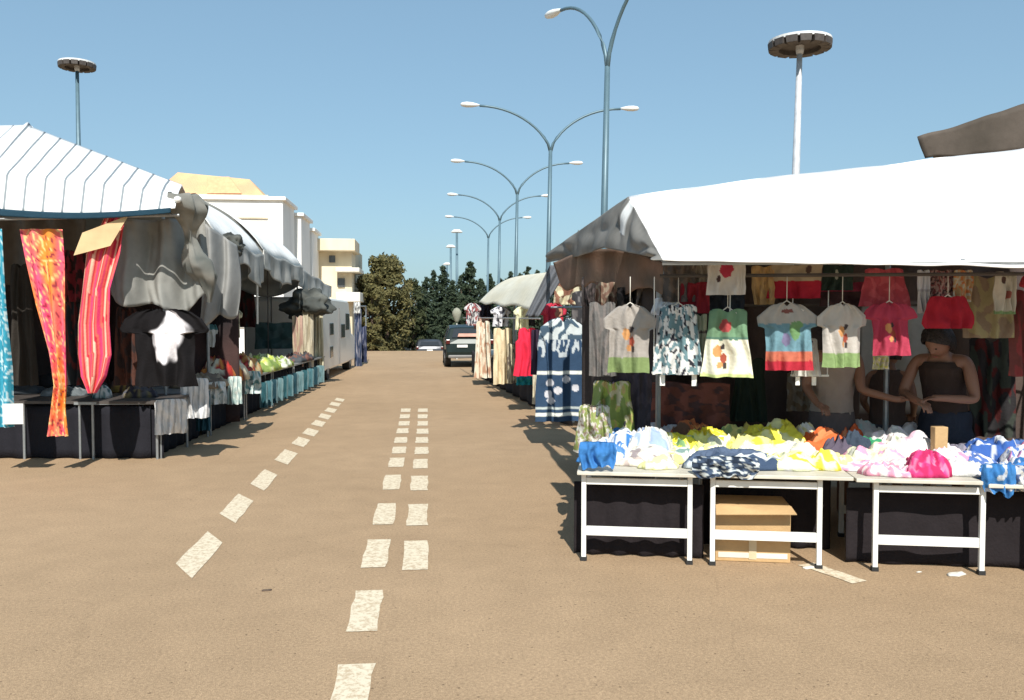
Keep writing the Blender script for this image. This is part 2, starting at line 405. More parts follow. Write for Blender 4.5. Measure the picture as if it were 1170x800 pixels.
# ================================================================== RIGHT STALL (A)
FA = Frame(G(662, 640), V((math.cos(.228), -math.sin(.228), 0)))
AU = FA.ang()
def zA(px, py, d): return FA.at(px, py, d)

# --- canopy
can = thing('stall_canopy', 'wide bright white awning over the clothes stall with grey plastic end flaps', 'canopy', FA.w(0, 0, 0), AU)
EV = [(757, 297, -.25), (900, 300, -.25), (1040, 303, -.25), (1170, 305, -.25), (1330, 309, -.25)]
RG = [(718, 225, 1.4), (880, 203, 1.4), (1030, 187, 1.4), (1170, 170, 1.4), (1330, 152, 1.4)]
def poly(ptl, fr=FA):
    w = [fr.at(*p) for p in ptl]
    def f(u):
        x = u*(len(w)-1); i = min(int(x), len(w)-2); return w[i].lerp(w[i+1], x-i)
    return f
fe, frg = poly(EV), poly(RG)
def roofA(u, v):
    p = fe(u).lerp(frg(u), v); n = V((0, -.45, .9))
    return p+n*(-.05*math.sin(PI*v)+.012*nz((u*9, v*3, 1))+.02*math.sin(PI*min(1,u*1.0))*0)
mb = MB(); mb.grid(roofA, 240, 20, lambda u, v: (.6, .6, .58) if (u*5+.02) % 1 < .02 or abs(v-.5) < .02 else (.82, .82, .82)); mb.build('roof_sheet', M['tarp'], can, smooth=True, solid=.008)
def backA(u, v):
    p = frg(u).lerp(V((fe(u).x, fe(u).y, 0))+FA.v*3.9+V((0, 0, 2.3)), v); return p+V((0, 0, -.06*math.sin(PI*v)+.02*nz((u*8, v*3, 5))))
mb = MB(); mb.grid(backA, 40, 16, lambda u, v: (.8, .8, .8)); mb.build('roof_sheet', M['tarp'], can, smooth=True, solid=.008)
# grey crumpled end flap
e0, r0 = FA.at(757, 297, -.25), FA.at(718, 225, 1.4); b0 = FA.at(625, 300, 5.5); e0b = FA.at(745, 292, -.15)
flap_low = [e0, FA.at(742, 293, .1), FA.at(715, 288, .8), FA.at(690, 283, 1.6), FA.at(672, 290, 2.6), FA.at(650, 296, 4.0), b0]
def endA(u, v):
    x = u*6; i = min(int(x), 5); lo = flap_low[i].lerp(flap_low[i+1], x-i)
    top = e0.lerp(r0, smooth(u*2)) if u < .5 else r0.lerp(b0+V((0, 0, .12)), (u-.5)*2)
    p = lo.lerp(top, v)
    cr = abs(nz((u*8, v*1.0, 3)))*.13+nz((u*16, v*2, 8))*.02
    return p+FA.u*(-cr*math.sin(PI*min(.98, max(.02, v*.9+.08))) )
def endc(u, v):
    k = nz((u*12, v*3, 2)); c = mixc((.15, .145, .13), (.23, .22, .20), .5+k)
    if .36 < u < .42 and v > .35: c = (.75, .76, .74)
    return c
mb = MB(); mb.grid(endA, 90, 30, endc); mb.build('end_flap', M['heavy'], can, smooth=True, solid=.006, label='crumpled grey plastic end flap with a white tear')
def bunch(u, v):
    p = FA.at(640+45*u, 300-36*math.sin(u*2.2+.3)*v, 4.6); return p+FA.v*(.25*math.sin(u*15+v*3)*.4+.1*v)+V((0, 0, .05*nz((u*12, v*6, 0))))
mb = MB(); mb.grid(bunch, 40, 14, lambda u, v: mixc((.14, .17, .155), (.5, .55, .52), .5+1.2*nz((u*10, v*5, 6)))); mb.build('bundled_sheet', M['plastic_sheet'], can, smooth=True, solid=.005)
# brown inner sheet below the flap
def inner(u, v):
    top = FA.at(632+125*u, 300-16*math.sin(PI*u), 1.0+3.2*(1-u)); bot = FA.at(640+118*u, 325+5*math.sin(u*13)+10*u+6*nz((u*9, 0, 0)), 1.0+3.1*(1-u))
    return top.lerp(bot, v)+FA.v*.05*math.sin(u*30+2*v)
mb = MB(); mb.grid(inner, 70, 12, lambda u, v: mixc((.15, .115, .09), (.25, .165, .125), .5+nz((u*6, v*2, 0)))); mb.build('inner_sheet', M['cloth'], can, smooth=True, solid=.005, label='brown inner sheet hanging below the end flap')
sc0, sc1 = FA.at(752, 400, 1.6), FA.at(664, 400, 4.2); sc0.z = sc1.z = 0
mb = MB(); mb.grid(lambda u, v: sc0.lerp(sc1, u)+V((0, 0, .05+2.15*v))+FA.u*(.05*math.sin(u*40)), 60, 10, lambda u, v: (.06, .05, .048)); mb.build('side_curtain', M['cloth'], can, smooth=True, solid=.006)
# grey strap of gathered cloth at the back corner
def strap(u, v):
    p = FA.at(lerp(640, 608, v), lerp(303, 362, v), 5.3); return p+FA.u*((u-.5)*lerp(.26, .18, v))+FA.v*(.03*math.sin(u*12))
mb = MB(); mb.grid(strap, 16, 20, lambda u, v: (.14, .15, .17)); mb.build('tied_back_curtain', M['cloth'], can, smooth=True, solid=.006)
# poles and rails
def pole(mb, a, d, z0, z1, r=.022): mb.tube([FA.w(a, d, z0), FA.w(a, d, z1)], r, 8)
sL = FA.loc(FA.at(757, 297, -.25))[0]
for a, d, z in ((sL+.03, 1.2, 2.55), (sL+.1, 3.3, 2.2), (2.35, 1.35, 2.55), (4.4, 1.35, 2.9), (4.4, 3.5, 2.3), (2.35, 3.5, 2.2)):
    mb = MB(); pole(mb, a, d, 0, z); mb.build('pole', M['grey_metal'], can)
RAILS = [(.22, 1.93, sL, 4.8), (.42, 2.1, sL, 4.8), (2.0, 1.75, sL+.05, 4.4)]
for d, z, a0, a1 in RAILS:
    mb = MB(); mb.tube([FA.w(a0, d, z), FA.w(a1, d, z)], .012, 8); mb.build('hanging_rail', M['dark_metal'], can)
mb = MB(); mb.tube([FA.w(sL, -.22, 1.99), FA.w(sL+1.6, -.22, 1.985), FA.w(sL+3.2, -.22, 1.975)], .012, 8)
for a in (sL+.05, 2.35, 4.3): mb.tube([FA.w(a, -.22, 1.99), FA.w(a, 1.2, 2.1), FA.w(a, 3.4, 2.15)], .012, 8)
mb.build('roof_frame', M['grey_metal'], can)
# dark sheets added for the shaded interior, back and side of the stall
def backdrop(u, v):
    return FA.w(sL+.15+u*4.6, 2.9+.05*math.sin(u*60)+.05*nz((u*9, v*3, 0)), .05+v*2.2)
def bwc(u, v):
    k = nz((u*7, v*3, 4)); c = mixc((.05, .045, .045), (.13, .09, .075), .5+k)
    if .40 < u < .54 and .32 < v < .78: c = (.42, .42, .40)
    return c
mb = MB(); mb.grid(backdrop, 160, 20, bwc); mb.build('dark_backdrop', M['cloth'], can, smooth=True, solid=.006, label='dark sheet added for the shade at the back of the stall')
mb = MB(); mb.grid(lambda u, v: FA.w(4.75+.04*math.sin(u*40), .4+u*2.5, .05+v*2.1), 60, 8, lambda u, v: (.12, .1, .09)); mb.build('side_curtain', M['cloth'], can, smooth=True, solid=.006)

# --- tables
def table(x0, x1, l0, l1, ytop, label, depth=.95, last=False):
    a0 = FA.loc(FA.at(x0, ytop, 0))[0]; a1 = FA.loc(FA.at(x1, ytop, 0))[0]
    b0_ = FA.loc(FA.at(l0, 600, 0))[0]; b1_ = FA.loc(FA.at(l1, 600, 0))[0]; zt = FA.at((x0+x1)/2, ytop, 0).z
    t = thing('trestle_table', label, 'table', FA.w((a0+a1)/2, depth/2, 0), AU, 'white legged trestle tables of the clothes stall')
    mb = MB(); mb.box(FA.w((a0+a1)/2, depth/2-.04, zt-.012), (a1-a0, depth+.08, .024), AU); mb.build('tabletop', M['board'], t, bevel=.004)
    for a in (b0_, b1_):
        for d in (0, depth-.05):
            mb = MB(); mb.box(FA.w(a, d, (zt-.026)/2+.012), (.032, .032, zt-.05), AU); lg = mb.build('leg', M['white_metal'], t, bevel=.003)
            mb = MB(); mb.box(FA.w(a, d, .014), (.042, .042, .028), AU); mb.build('foot_cap', M['rubber'], lg)
    for d in (0, depth-.05):
        mb = MB(); mb.box(FA.w((b0_+b1_)/2, d, .205), (b1_-b0_-.034, .022, .062), AU); mb.build('crossbar', M['white_metal'], t, bevel=.003)
        mb = MB(); mb.box(FA.w((b0_+b1_)/2, d, zt-.075), (b1_-b0_-.034, .026, .045), AU); mb.build('top_rail', M['white_metal'], t, bevel=.003)
    return a0, a1, zt
T1 = table(660, 797, 667, 788, 538, 'white trestle table at the left end of the stall under blue and cream clothes')
T2 = table(803, 972, 814, 936, 541, 'white trestle table with a cardboard box beneath it')
T3 = table(975, 1118, 1000, 1122, 546, 'white trestle table under the pink clothes, right of the boxed table')
T4 = table(1124, 1310, 1190, 1300, 553, 'trestle table under the blue clothes at the right edge of the photo')
ZT = T1[2]
def skirt(a0, a1, d, label, z1=.5):  # black sheets added for the deep shade below the tables
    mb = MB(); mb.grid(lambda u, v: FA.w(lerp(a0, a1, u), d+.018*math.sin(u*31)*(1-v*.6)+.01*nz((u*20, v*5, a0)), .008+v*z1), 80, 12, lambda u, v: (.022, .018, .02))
    single(mb, 'black_shade_cloth', M['cloth'], FA.w((a0+a1)/2, d, 0), label, 'cloth', smooth=True, solid=.005)
skirt(-.045, T2[0]+.02, .15, 'black sheet added as shade under the leftmost trestle table')
skirt(T2[0]+.04, T3[0]-.03, .5, 'black sheet added as shade behind the cardboard box')
skirt(T3[0]+.0, T4[0]+1.3, .17, 'black sheet added as shade under the tables at the right end')
# cardboard box
bx0 = FA.loc(FA.at(817, 645, .1))[0]; bx1 = FA.loc(FA.at(903, 645, .1))[0]; bz = FA.at(860, 578, .1).z
cb = thing('cardboard_box', 'brown cardboard box on the ground under the second trestle table', 'box', FA.w((bx0+bx1)/2, .27, 0), AU)
mb = MB(); mb.box(FA.w((bx0+bx1)/2, .27, bz/2+.002), (bx1-bx0, .34, bz), AU); mb.build('carton', M['carton'], cb, bevel=.004)
mb = MB(); mb.box(FA.w((bx0+bx1)/2, .097, bz*.30), (.05, .004, bz*.5), AU); mb.build('tape', M['tape'], cb)
mb = MB()
mb.add([FA.w(bx0, .1, bz+.003), FA.w(bx1, .1, bz+.003), FA.w(bx1+.02, .0, bz-.03), FA.w(bx0-.005, .0, bz-.045)], [(0, 1, 2, 3)])
mb.build('flap', M['carton'], cb, solid=.005)
mb = MB(); mb.box(FA.w((bx0+bx1)/2, .098, bz*.12), (bx1-bx0-.04, .003, .035), AU); mb.build('printed_band', M['paper'], cb)

# --- hanging garments
RU = FA.u
def print_(c, k=1, s0=0.0, t0=.5):
    """generic scattered print: petals and dots"""
    cols = [(.35, .08, .05), (.06, .05, .05), (.6, .3, .12)]
    return blob(c, (s0-.12, t0-.06, .2, .09, cols[2]), (s0+.1, t0-.12, .10, .05, cols[1]), (s0+.14, t0+.05, .13, .08, cols[0]), (s0+.02, t0+.14, .12, .05, cols[2]), (s0+.22, t0+.16, .08, .05, cols[1]))
LG = (.42, .40, .37)
def teeG(c, hem, g):
    f0 = bands((.78, c), (1.1, hem)); return print_(f0)
HANG = [  # name,label,cat, x0,x1,y0,y1, d, shape, colfn, hanger
 ('t_shirt', 'grey t-shirt with green hem, nearest the grey flap', 't-shirt', 692, 748, 347, 423, .30, 'baby', teeG((.36, .33, .30), (.2, .27, .11), 0), 1),
 ('dress', 'black and white patterned dress with teal hem hanging beside the green dress', 'dress', 748, 802, 347, 425, .30, 'aline', floral((.72, .72, .70), [(.03, .03, .04), (.7, .7, .68), (.15, .25, .28)], 7, .08, 2), 1),
 ('dress', 'small dress with green top and lower half coloured sunlit white', 'dress', 804, 859, 352, 428, .20, 'aline', print_(blob(bands((.42, (.17, .30, .18)), (.46, (.1, .2, .15)), (.95, (.85, .83, .66)), (1.1, (.6, .7, .3))), (-.1, .26, .3, .1, (.45, .08, .08))), t0=.68, s0=-.3), 1),  # lower band carries the sunlight below the awning's shadow edge in its colour
 ('t_shirt', 'grey t-shirt with pale blue panel and red hem', 't-shirt', 867, 931, 345, 420, .22, 'baby', blob(bands((.32, (.42, .40, .37)), (.72, (.16, .30, .36)), (.86, (.55, .16, .1)), (1.1, (.45, .03, .05))), (.3, .42, .25, .14, (.16, .3, .13)), (-.1, .55, .2, .1, (.2, .18, .3)), (0, .12, .25, .05, (.2, .08, .07))), 1),
 ('t_shirt', 'pale grey t-shirt with green hem beside the red one', 't-shirt', 933, 992, 346, 417, .22, 'baby', teeG((.50, .47, .43), (.25, .36, .15), 1), 1),
 ('t_shirt', 'dark pink red t-shirt with small print hanging above the child', 't-shirt', 988, 1044, 345, 404, .24, 'tee', print_((.42, .05, .09), t0=.55), 1),
 ('t_shirt', 'white long t-shirt with red print right under the awning edge', 't-shirt', 808, 853, 296, 337, .10, 'box', blob((.55, .52, .48), (0, .3, .35, .22, (.40, .04, .07)), (-.4, .55, .12, .1, (.07, .04, .04))), 0),
 ('t_shirt', 'dark red top hanging left of the white shirt with red print', 'top', 776, 812, 322, 358, .42, 'box', solidc((.22, .02, .03)), 0),
 ('jacket', 'dark grey garment under the front corner of the awning', 'jacket', 757, 796, 298, 345, .44, 'box', floral((.10, .09, .085), [(.15, .12, .1)], 3, .1), 0),
 ('skirt', 'small grey beige top tucked behind the white red print shirt', 'top', 786, 814, 298, 326, .46, 'box', solidc((.30, .27, .23)), 0),
 ('jeans', 'dark navy cloth hanging below the white shirt with red print', 'trousers', 810, 852, 336, 362, .46, 'box', solidc((.025, .03, .04)), 0),
 ('dress', 'orange tan top hanging under the awning with red hem beside it', 'top', 856, 892, 303, 348, .40, 'narrow', floral((.42, .28, .14), [(.5, .33, .15)], 3, .0), 0),
 ('t_shirt', 'beige shirt with wide red band at its bottom under the awning', 't-shirt', 880, 941, 301, 341, .34, 'box', blob(bands((.50, (.42, .34, .24)), (1.1, (.38, .02, .04))), (.5, .18, .12, .12, (.1, .06, .05))), 0),
 ('top', 'dark green top with a pale tag left of the red jacket', 'top', 940, 976, 302, 332, .42, 'box', blob((.035, .055, .045), (-.1, .4, .14, .2, (.4, .42, .35))), 0),
 ('top', 'dark magenta folded cloth on the upper rail', 'top', 936, 1000, 322, 350, .48, 'box', bands((.4, (.28, .04, .07)), (1.1, (.06, .03, .03))), 0),
 ('jacket', 'red jacket hanging under the awning between dark green top and white trousers', 'jacket', 978, 1042, 306, 350, .38, 'aline', floral((.42, .07, .09), [(.5, .10, .12)], 3, .1), 0),
 ('trousers', 'pale blue white trouser leg hanging behind the red skirt', 'trousers', 1046, 1064, 308, 358, .34, 'narrow', bands((.45, (.6, .62, .68)), (.5, (.4, .4, .45)), (1.1, (.55, .55, .56))), 0),
 ('top', 'pinkish patterned top right of the pale trouser leg', 'top', 1062, 1090, 308, 345, .40, 'box', floral((.45, .30, .27), [(.3, .1, .1), (.1, .06, .06)], 6, .12), 0),
 ('top', 'orange and beige printed top above the red skirt', 'top', 1088, 1114, 308, 345, .36, 'box', floral((.48, .33, .18), [(.55, .2, .08), (.5, .48, .4)], 5, .1), 0),
 ('skirt', 'dark red gathered skirt hanging above the woman', 'skirt', 1054, 1112, 338, 374, .24, 'skirt', solidc((.36, .02, .035)), 1),
 ('dress', 'wide brown beige dress hanging right of the dark red skirt', 'dress', 1100, 1156, 314, 386, .50, 'box', floral((.26, .19, .13), [(.33, .28, .15)], 2.5, .05), 0),
 ('t_shirt', 'long beige t-shirt with dark print near the right edge', 't-shirt', 1134, 1163, 310, 359, .25, 'box', blob(bands((.93, (.50, .46, .38)), (1.1, (.2, .3, .14))), (-.3, .2, .25, .1, (.1, .06, .05)), (.1, .55, .2, .1, (.3, .1, .08))), 0),
 ('jacket', 'dark red coat hanging at the right edge of the photo', 'jacket', 1152, 1196, 330, 430, .6, 'box', floral((.16, .05, .045), [(.25, .05, .05)], 3, .1), 0),
 ('top', 'red top with brown collar hanging beyond the right edge', 'top', 1166, 1210, 308, 372, .4, 'tee', solidc((.4, .04, .05)), 0),
 ('blouse', 'white blouse partly hidden behind the blue panelled t-shirt', 'blouse', 905, 938, 386, 430, .40, 'aline', blob((.66, .66, .62), (0, .7, .3, .12, (.5, .08, .06)), (.1, .1, .4, .06, (.05, .05, .07))), 0),
 ('scarf', 'pale striped garment strip between patterned and green dresses', 'scarf', 790, 810, 358, 424, .42, 'narrow', bands((.3, (.45, .5, .38)), (.35, (.12, .1, .1)), (1.1, (.35, .38, .3))), 0),
 ('dress', 'grey brown dress hanging between the navy dress and the grey t-shirt', 'dress', 672, 704, 344, 430, .9, 'box', floral((.15, .145, .14), [(.2, .18, .17)], 3, .1), 0),
 ('shorts', 'white short garment hanging behind the red t-shirt above the child', 'shorts', 996, 1016, 400, 422, .6, 'box', floral((.6, .58, .45), [(.6, .6, .2)], 4, .2), 0),
 ('dress', 'black sleeveless dress hanging low left of the reaching person', 'dress', 836, 880, 408, 482, 1.5, 'aline', solidc((.02, .03, .022)), 0),
 ('dress', 'rust brown garment hanging low behind the heap of yellow clothes', 'dress', 742, 836, 436, 490, 1.5, 'box', floral((.16, .06, .045), [(.09, .05, .05), (.22, .08, .06)], 3.5, .05), 0),
 ('jacket', 'dark jacket hanging behind the woman near the right edge', 'jacket', 1108, 1160, 384, 500, 1.9, 'box', floral((.03, .028, .03), [(.09, .02, .02), (.05, .06, .05)], 3, .12), 0),
 ('blouse', 'beige folded top hanging low between the grey t-shirt and the shade', 'top', 898, 938, 425, 470, 1.9, 'box', floral((.26, .20, .14), [(.34, .3, .25)], 3, .05), 0),
 ('jacket', 'dark jacket hanging high right below the brown inner sheet', 'jacket', 664, 684, 316, 350, 3.4, 'box', floral((.05, .045, .045), [(.11, .09, .09)], 3, .1), 0),
 ('top', 'brown checked top hanging high under the inner sheet', 'top', 680, 706, 322, 352, 2.4, 'box', floral((.20, .12, .09), [(.3, .24, .18)], 3, .1), 0),
 ('top', 'black top hanging high between the inner sheet and the grey t-shirt', 'top', 704, 732, 328, 356, 2.2, 'box', floral((.03, .03, .03), [(.09, .08, .08)], 3, .1), 0),
 ('blouse', 'white top on a hanger just above the black and white dress', 'blouse', 742, 786, 340, 360, .5, 'aline', solidc((.72, .72, .74)), 0),
 ('top', 'dark grey top hanging right behind the white tear of the flap', 'top', 728, 760, 322, 350, 1.9, 'box', floral((.12, .10, .09), [(.2, .16, .13)], 3, .1), 0),
 ('dress', 'dark purple dress hanging behind the yellow green garment', 'dress', 698, 746, 424, 490, 1.0, 'box', floral((.05, .045, .06), [(.07, .06, .08)], 3, .05), 0),
]
hg = 0
for i, (nm, lab, cat, x0, x1, y0, y1, d, sh, cf, hk) in enumerate(HANG):
    top = FA.at((x0+x1)/2, y0, d); bot = FA.at((x0+x1)/2, y1, d); w = (FA.at(x1, y0, d)-FA.at(x0, y0, d)).length; h = top.z-bot.z
    if hk: w *= 1.10; h *= 1.04
    ang = random.uniform(-.28, .28); skw = random.uniform(-.06, .06)*w; uu = Matrix.Rotation(ang, 3, 'Z')@RU
    mb = garment_mb(top, uu, w, h, sh, cf, thick=.024, fold=.019, seed=i+1, nu=44, nt=56, cfn=lambda t, k=skw: k*t, dip=.06)
    single(mb, nm, M['cloth'], V((top.x, top.y, bot.z)), lab, cat, 'garments hanging in the clothes stall', smooth=True)
    if hk:
        mb = MB(); rz = 1.93; n = FA.v
        hw = w*.27; c = top+V((0, 0, -.012))
        mb.tube([c-uu*hw+V((0, 0, -.05)), c+V((0, 0, .02)), c+uu*hw+V((0, 0, -.05))], .005, 6)
        up = max(rz-top.z+.012, .06)
        if top.z < rz-.01:
            mb.tube([c+V((0, 0, .02)), c+V((0, 0, up*.55)), c+V((0, 0, up))], .003, 6)
        short = lab.split(' hanging')[0].split(' with')[0].split(',')[0]
        single(mb, 'clothes_hanger', M['paper'], c, 'hanger of the ' + lab.replace(',', ''), 'hanger', 'hangers in the clothes stall', smooth=True)

# navy patterned dress at the road side
def navyc(s, t):
    c = (.035, .07, .13)
    if t < .22: return mixc(c, (.55, .6, .6), 1) if nz((s*4, t*12, 1)) > -.02 else (.06, .1, .14)
    if .22 < t < .38: return (.5, .55, .58) if nz((s*7, t*9, 4)) > .08 else c
    for a in (.53, .93):
        if abs(t-a) < .018: return (.78, .8, .74)
    if abs(t-.87) < .012: return (.5, .56, .55)
    for (a, b) in ((-.5, .63), (-.2, .70), (-.55, .74), (.45, .68), (-.45, .80), (.1, .60)):
        if ((s-a)/.15)**2+((t-b)/.035)**2 < 1: return (.6, .6, .64)
    return c
NY = 11.0
tp = P(643, 362, NY); bt = P(643, 481, NY); wn = (P(676, 400, NY)-P(612, 400, NY)).length
mb = garment_mb(tp, V((1, .1, 0)), wn, tp.z-bt.z, [(0, .30), (.04, .5), (.10, .80), (.3, .92), (.6, .97), (1, 1)], navyc, thick=.07, fold=.014, seed=50, nu=60, nt=90)
nd = single(mb, 'dress', M['cloth'], bt, 'navy and white patterned long dress hanging at the road side corner of the stall', 'dress', 'garments hanging in the clothes stall', smooth=True)
mb = MB(); mb.tube([tp+V((-.2, 0, -.07)), tp+V((0, 0, .01)), tp+V((.2, 0, -.07))], .009, 6); mb.tube([tp, tp+V((0, 0, .12))], .004, 6)
single(mb, 'clothes_hanger', M['rubber'], tp, 'black hanger of the navy patterned long dress', 'hanger', 'hangers in the clothes stall')
# stand carrying it
st = thing('garment_rack', 'grey metal clothes rack carrying the navy patterned dress', 'rack', V((tp.x, NY+.05, 0)))
mb = MB(); mb.tube([V((tp.x-.15, NY+.02, tp.z+.12)), V((tp.x+1.0, NY+.25, tp.z+.12))], .012, 8); mb.build('rail', M['grey_metal'], st)
for xx in (.3, .98):
    mb = MB(); mb.tube([V((tp.x+xx, NY+.1+.15*xx, 0)), V((tp.x+xx, NY+.1+.15*xx, tp.z+.12))], .014, 8); mb.build('upright', M['grey_metal'], st)
# draped heaps at the stall's left back
mb = garment_mb(FA.at(699, 434, .95), RU, .40, .50, 'aline', floral((.42, .50, .12), [(.55, .42, .18), (.65, .60, .42), (.25, .32, .1)], 4, .08), thick=.1, fold=.05, seed=61, nu=50, nt=50)
single(mb, 'blouse', M['cloth'], FA.at(699, 500, .95), 'yellow green flowered blouse draped at the left end of the clothes table', 'blouse', 'garments hanging in the clothes stall', smooth=True)
mb = garment_mb(FA.at(679, 462, .75), RU, .32, .36, 'aline', floral((.62, .56, .48), [(.35, .25, .2), (.7, .7, .62), (.3, .35, .12)], 7, .1), thick=.09, fold=.04, seed=62, nu=50, nt=44)
single(mb, 'blouse', M['cloth'], FA.at(679, 510, .75), 'cream flowered blouse draped left of the blue folded cloth', 'blouse', 'garments hanging in the clothes stall', smooth=True)
# white tray shelf under the patterned dress
mb = MB(); c = FA.at(790, 426, .34); mb.box(c, (.55, .05, .012), AU); 
for k in (-.2, .02): mb.box(c+RU*k+V((0, 0, -.05)), (.035, .004, .085), AU)
for k in (-.26, .26): mb.tube([c+RU*k, c+RU*k+V((0, 0, 1.93-c.z+.0))], .004, 6)
single(mb, 'shelf', M['white_metal'], c, 'narrow white shelf with price tags under the patterned dress', 'shelf')
mb = MB(); c = FA.at(925, 429, .45); mb.box(c, (.25, .05, .012), AU)
for k in (-.08, .03): mb.box(c+RU*k+V((0, 0, -.04)), (.03, .004, .06), AU)
for k in (-.12, .12): mb.tube([c+RU*k, c+RU*k+V((0, 0, 2.1-c.z))], .004, 6)
single(mb, 'shelf', M['white_metal'], c, 'short white shelf with tags under the white blouse', 'shelf')

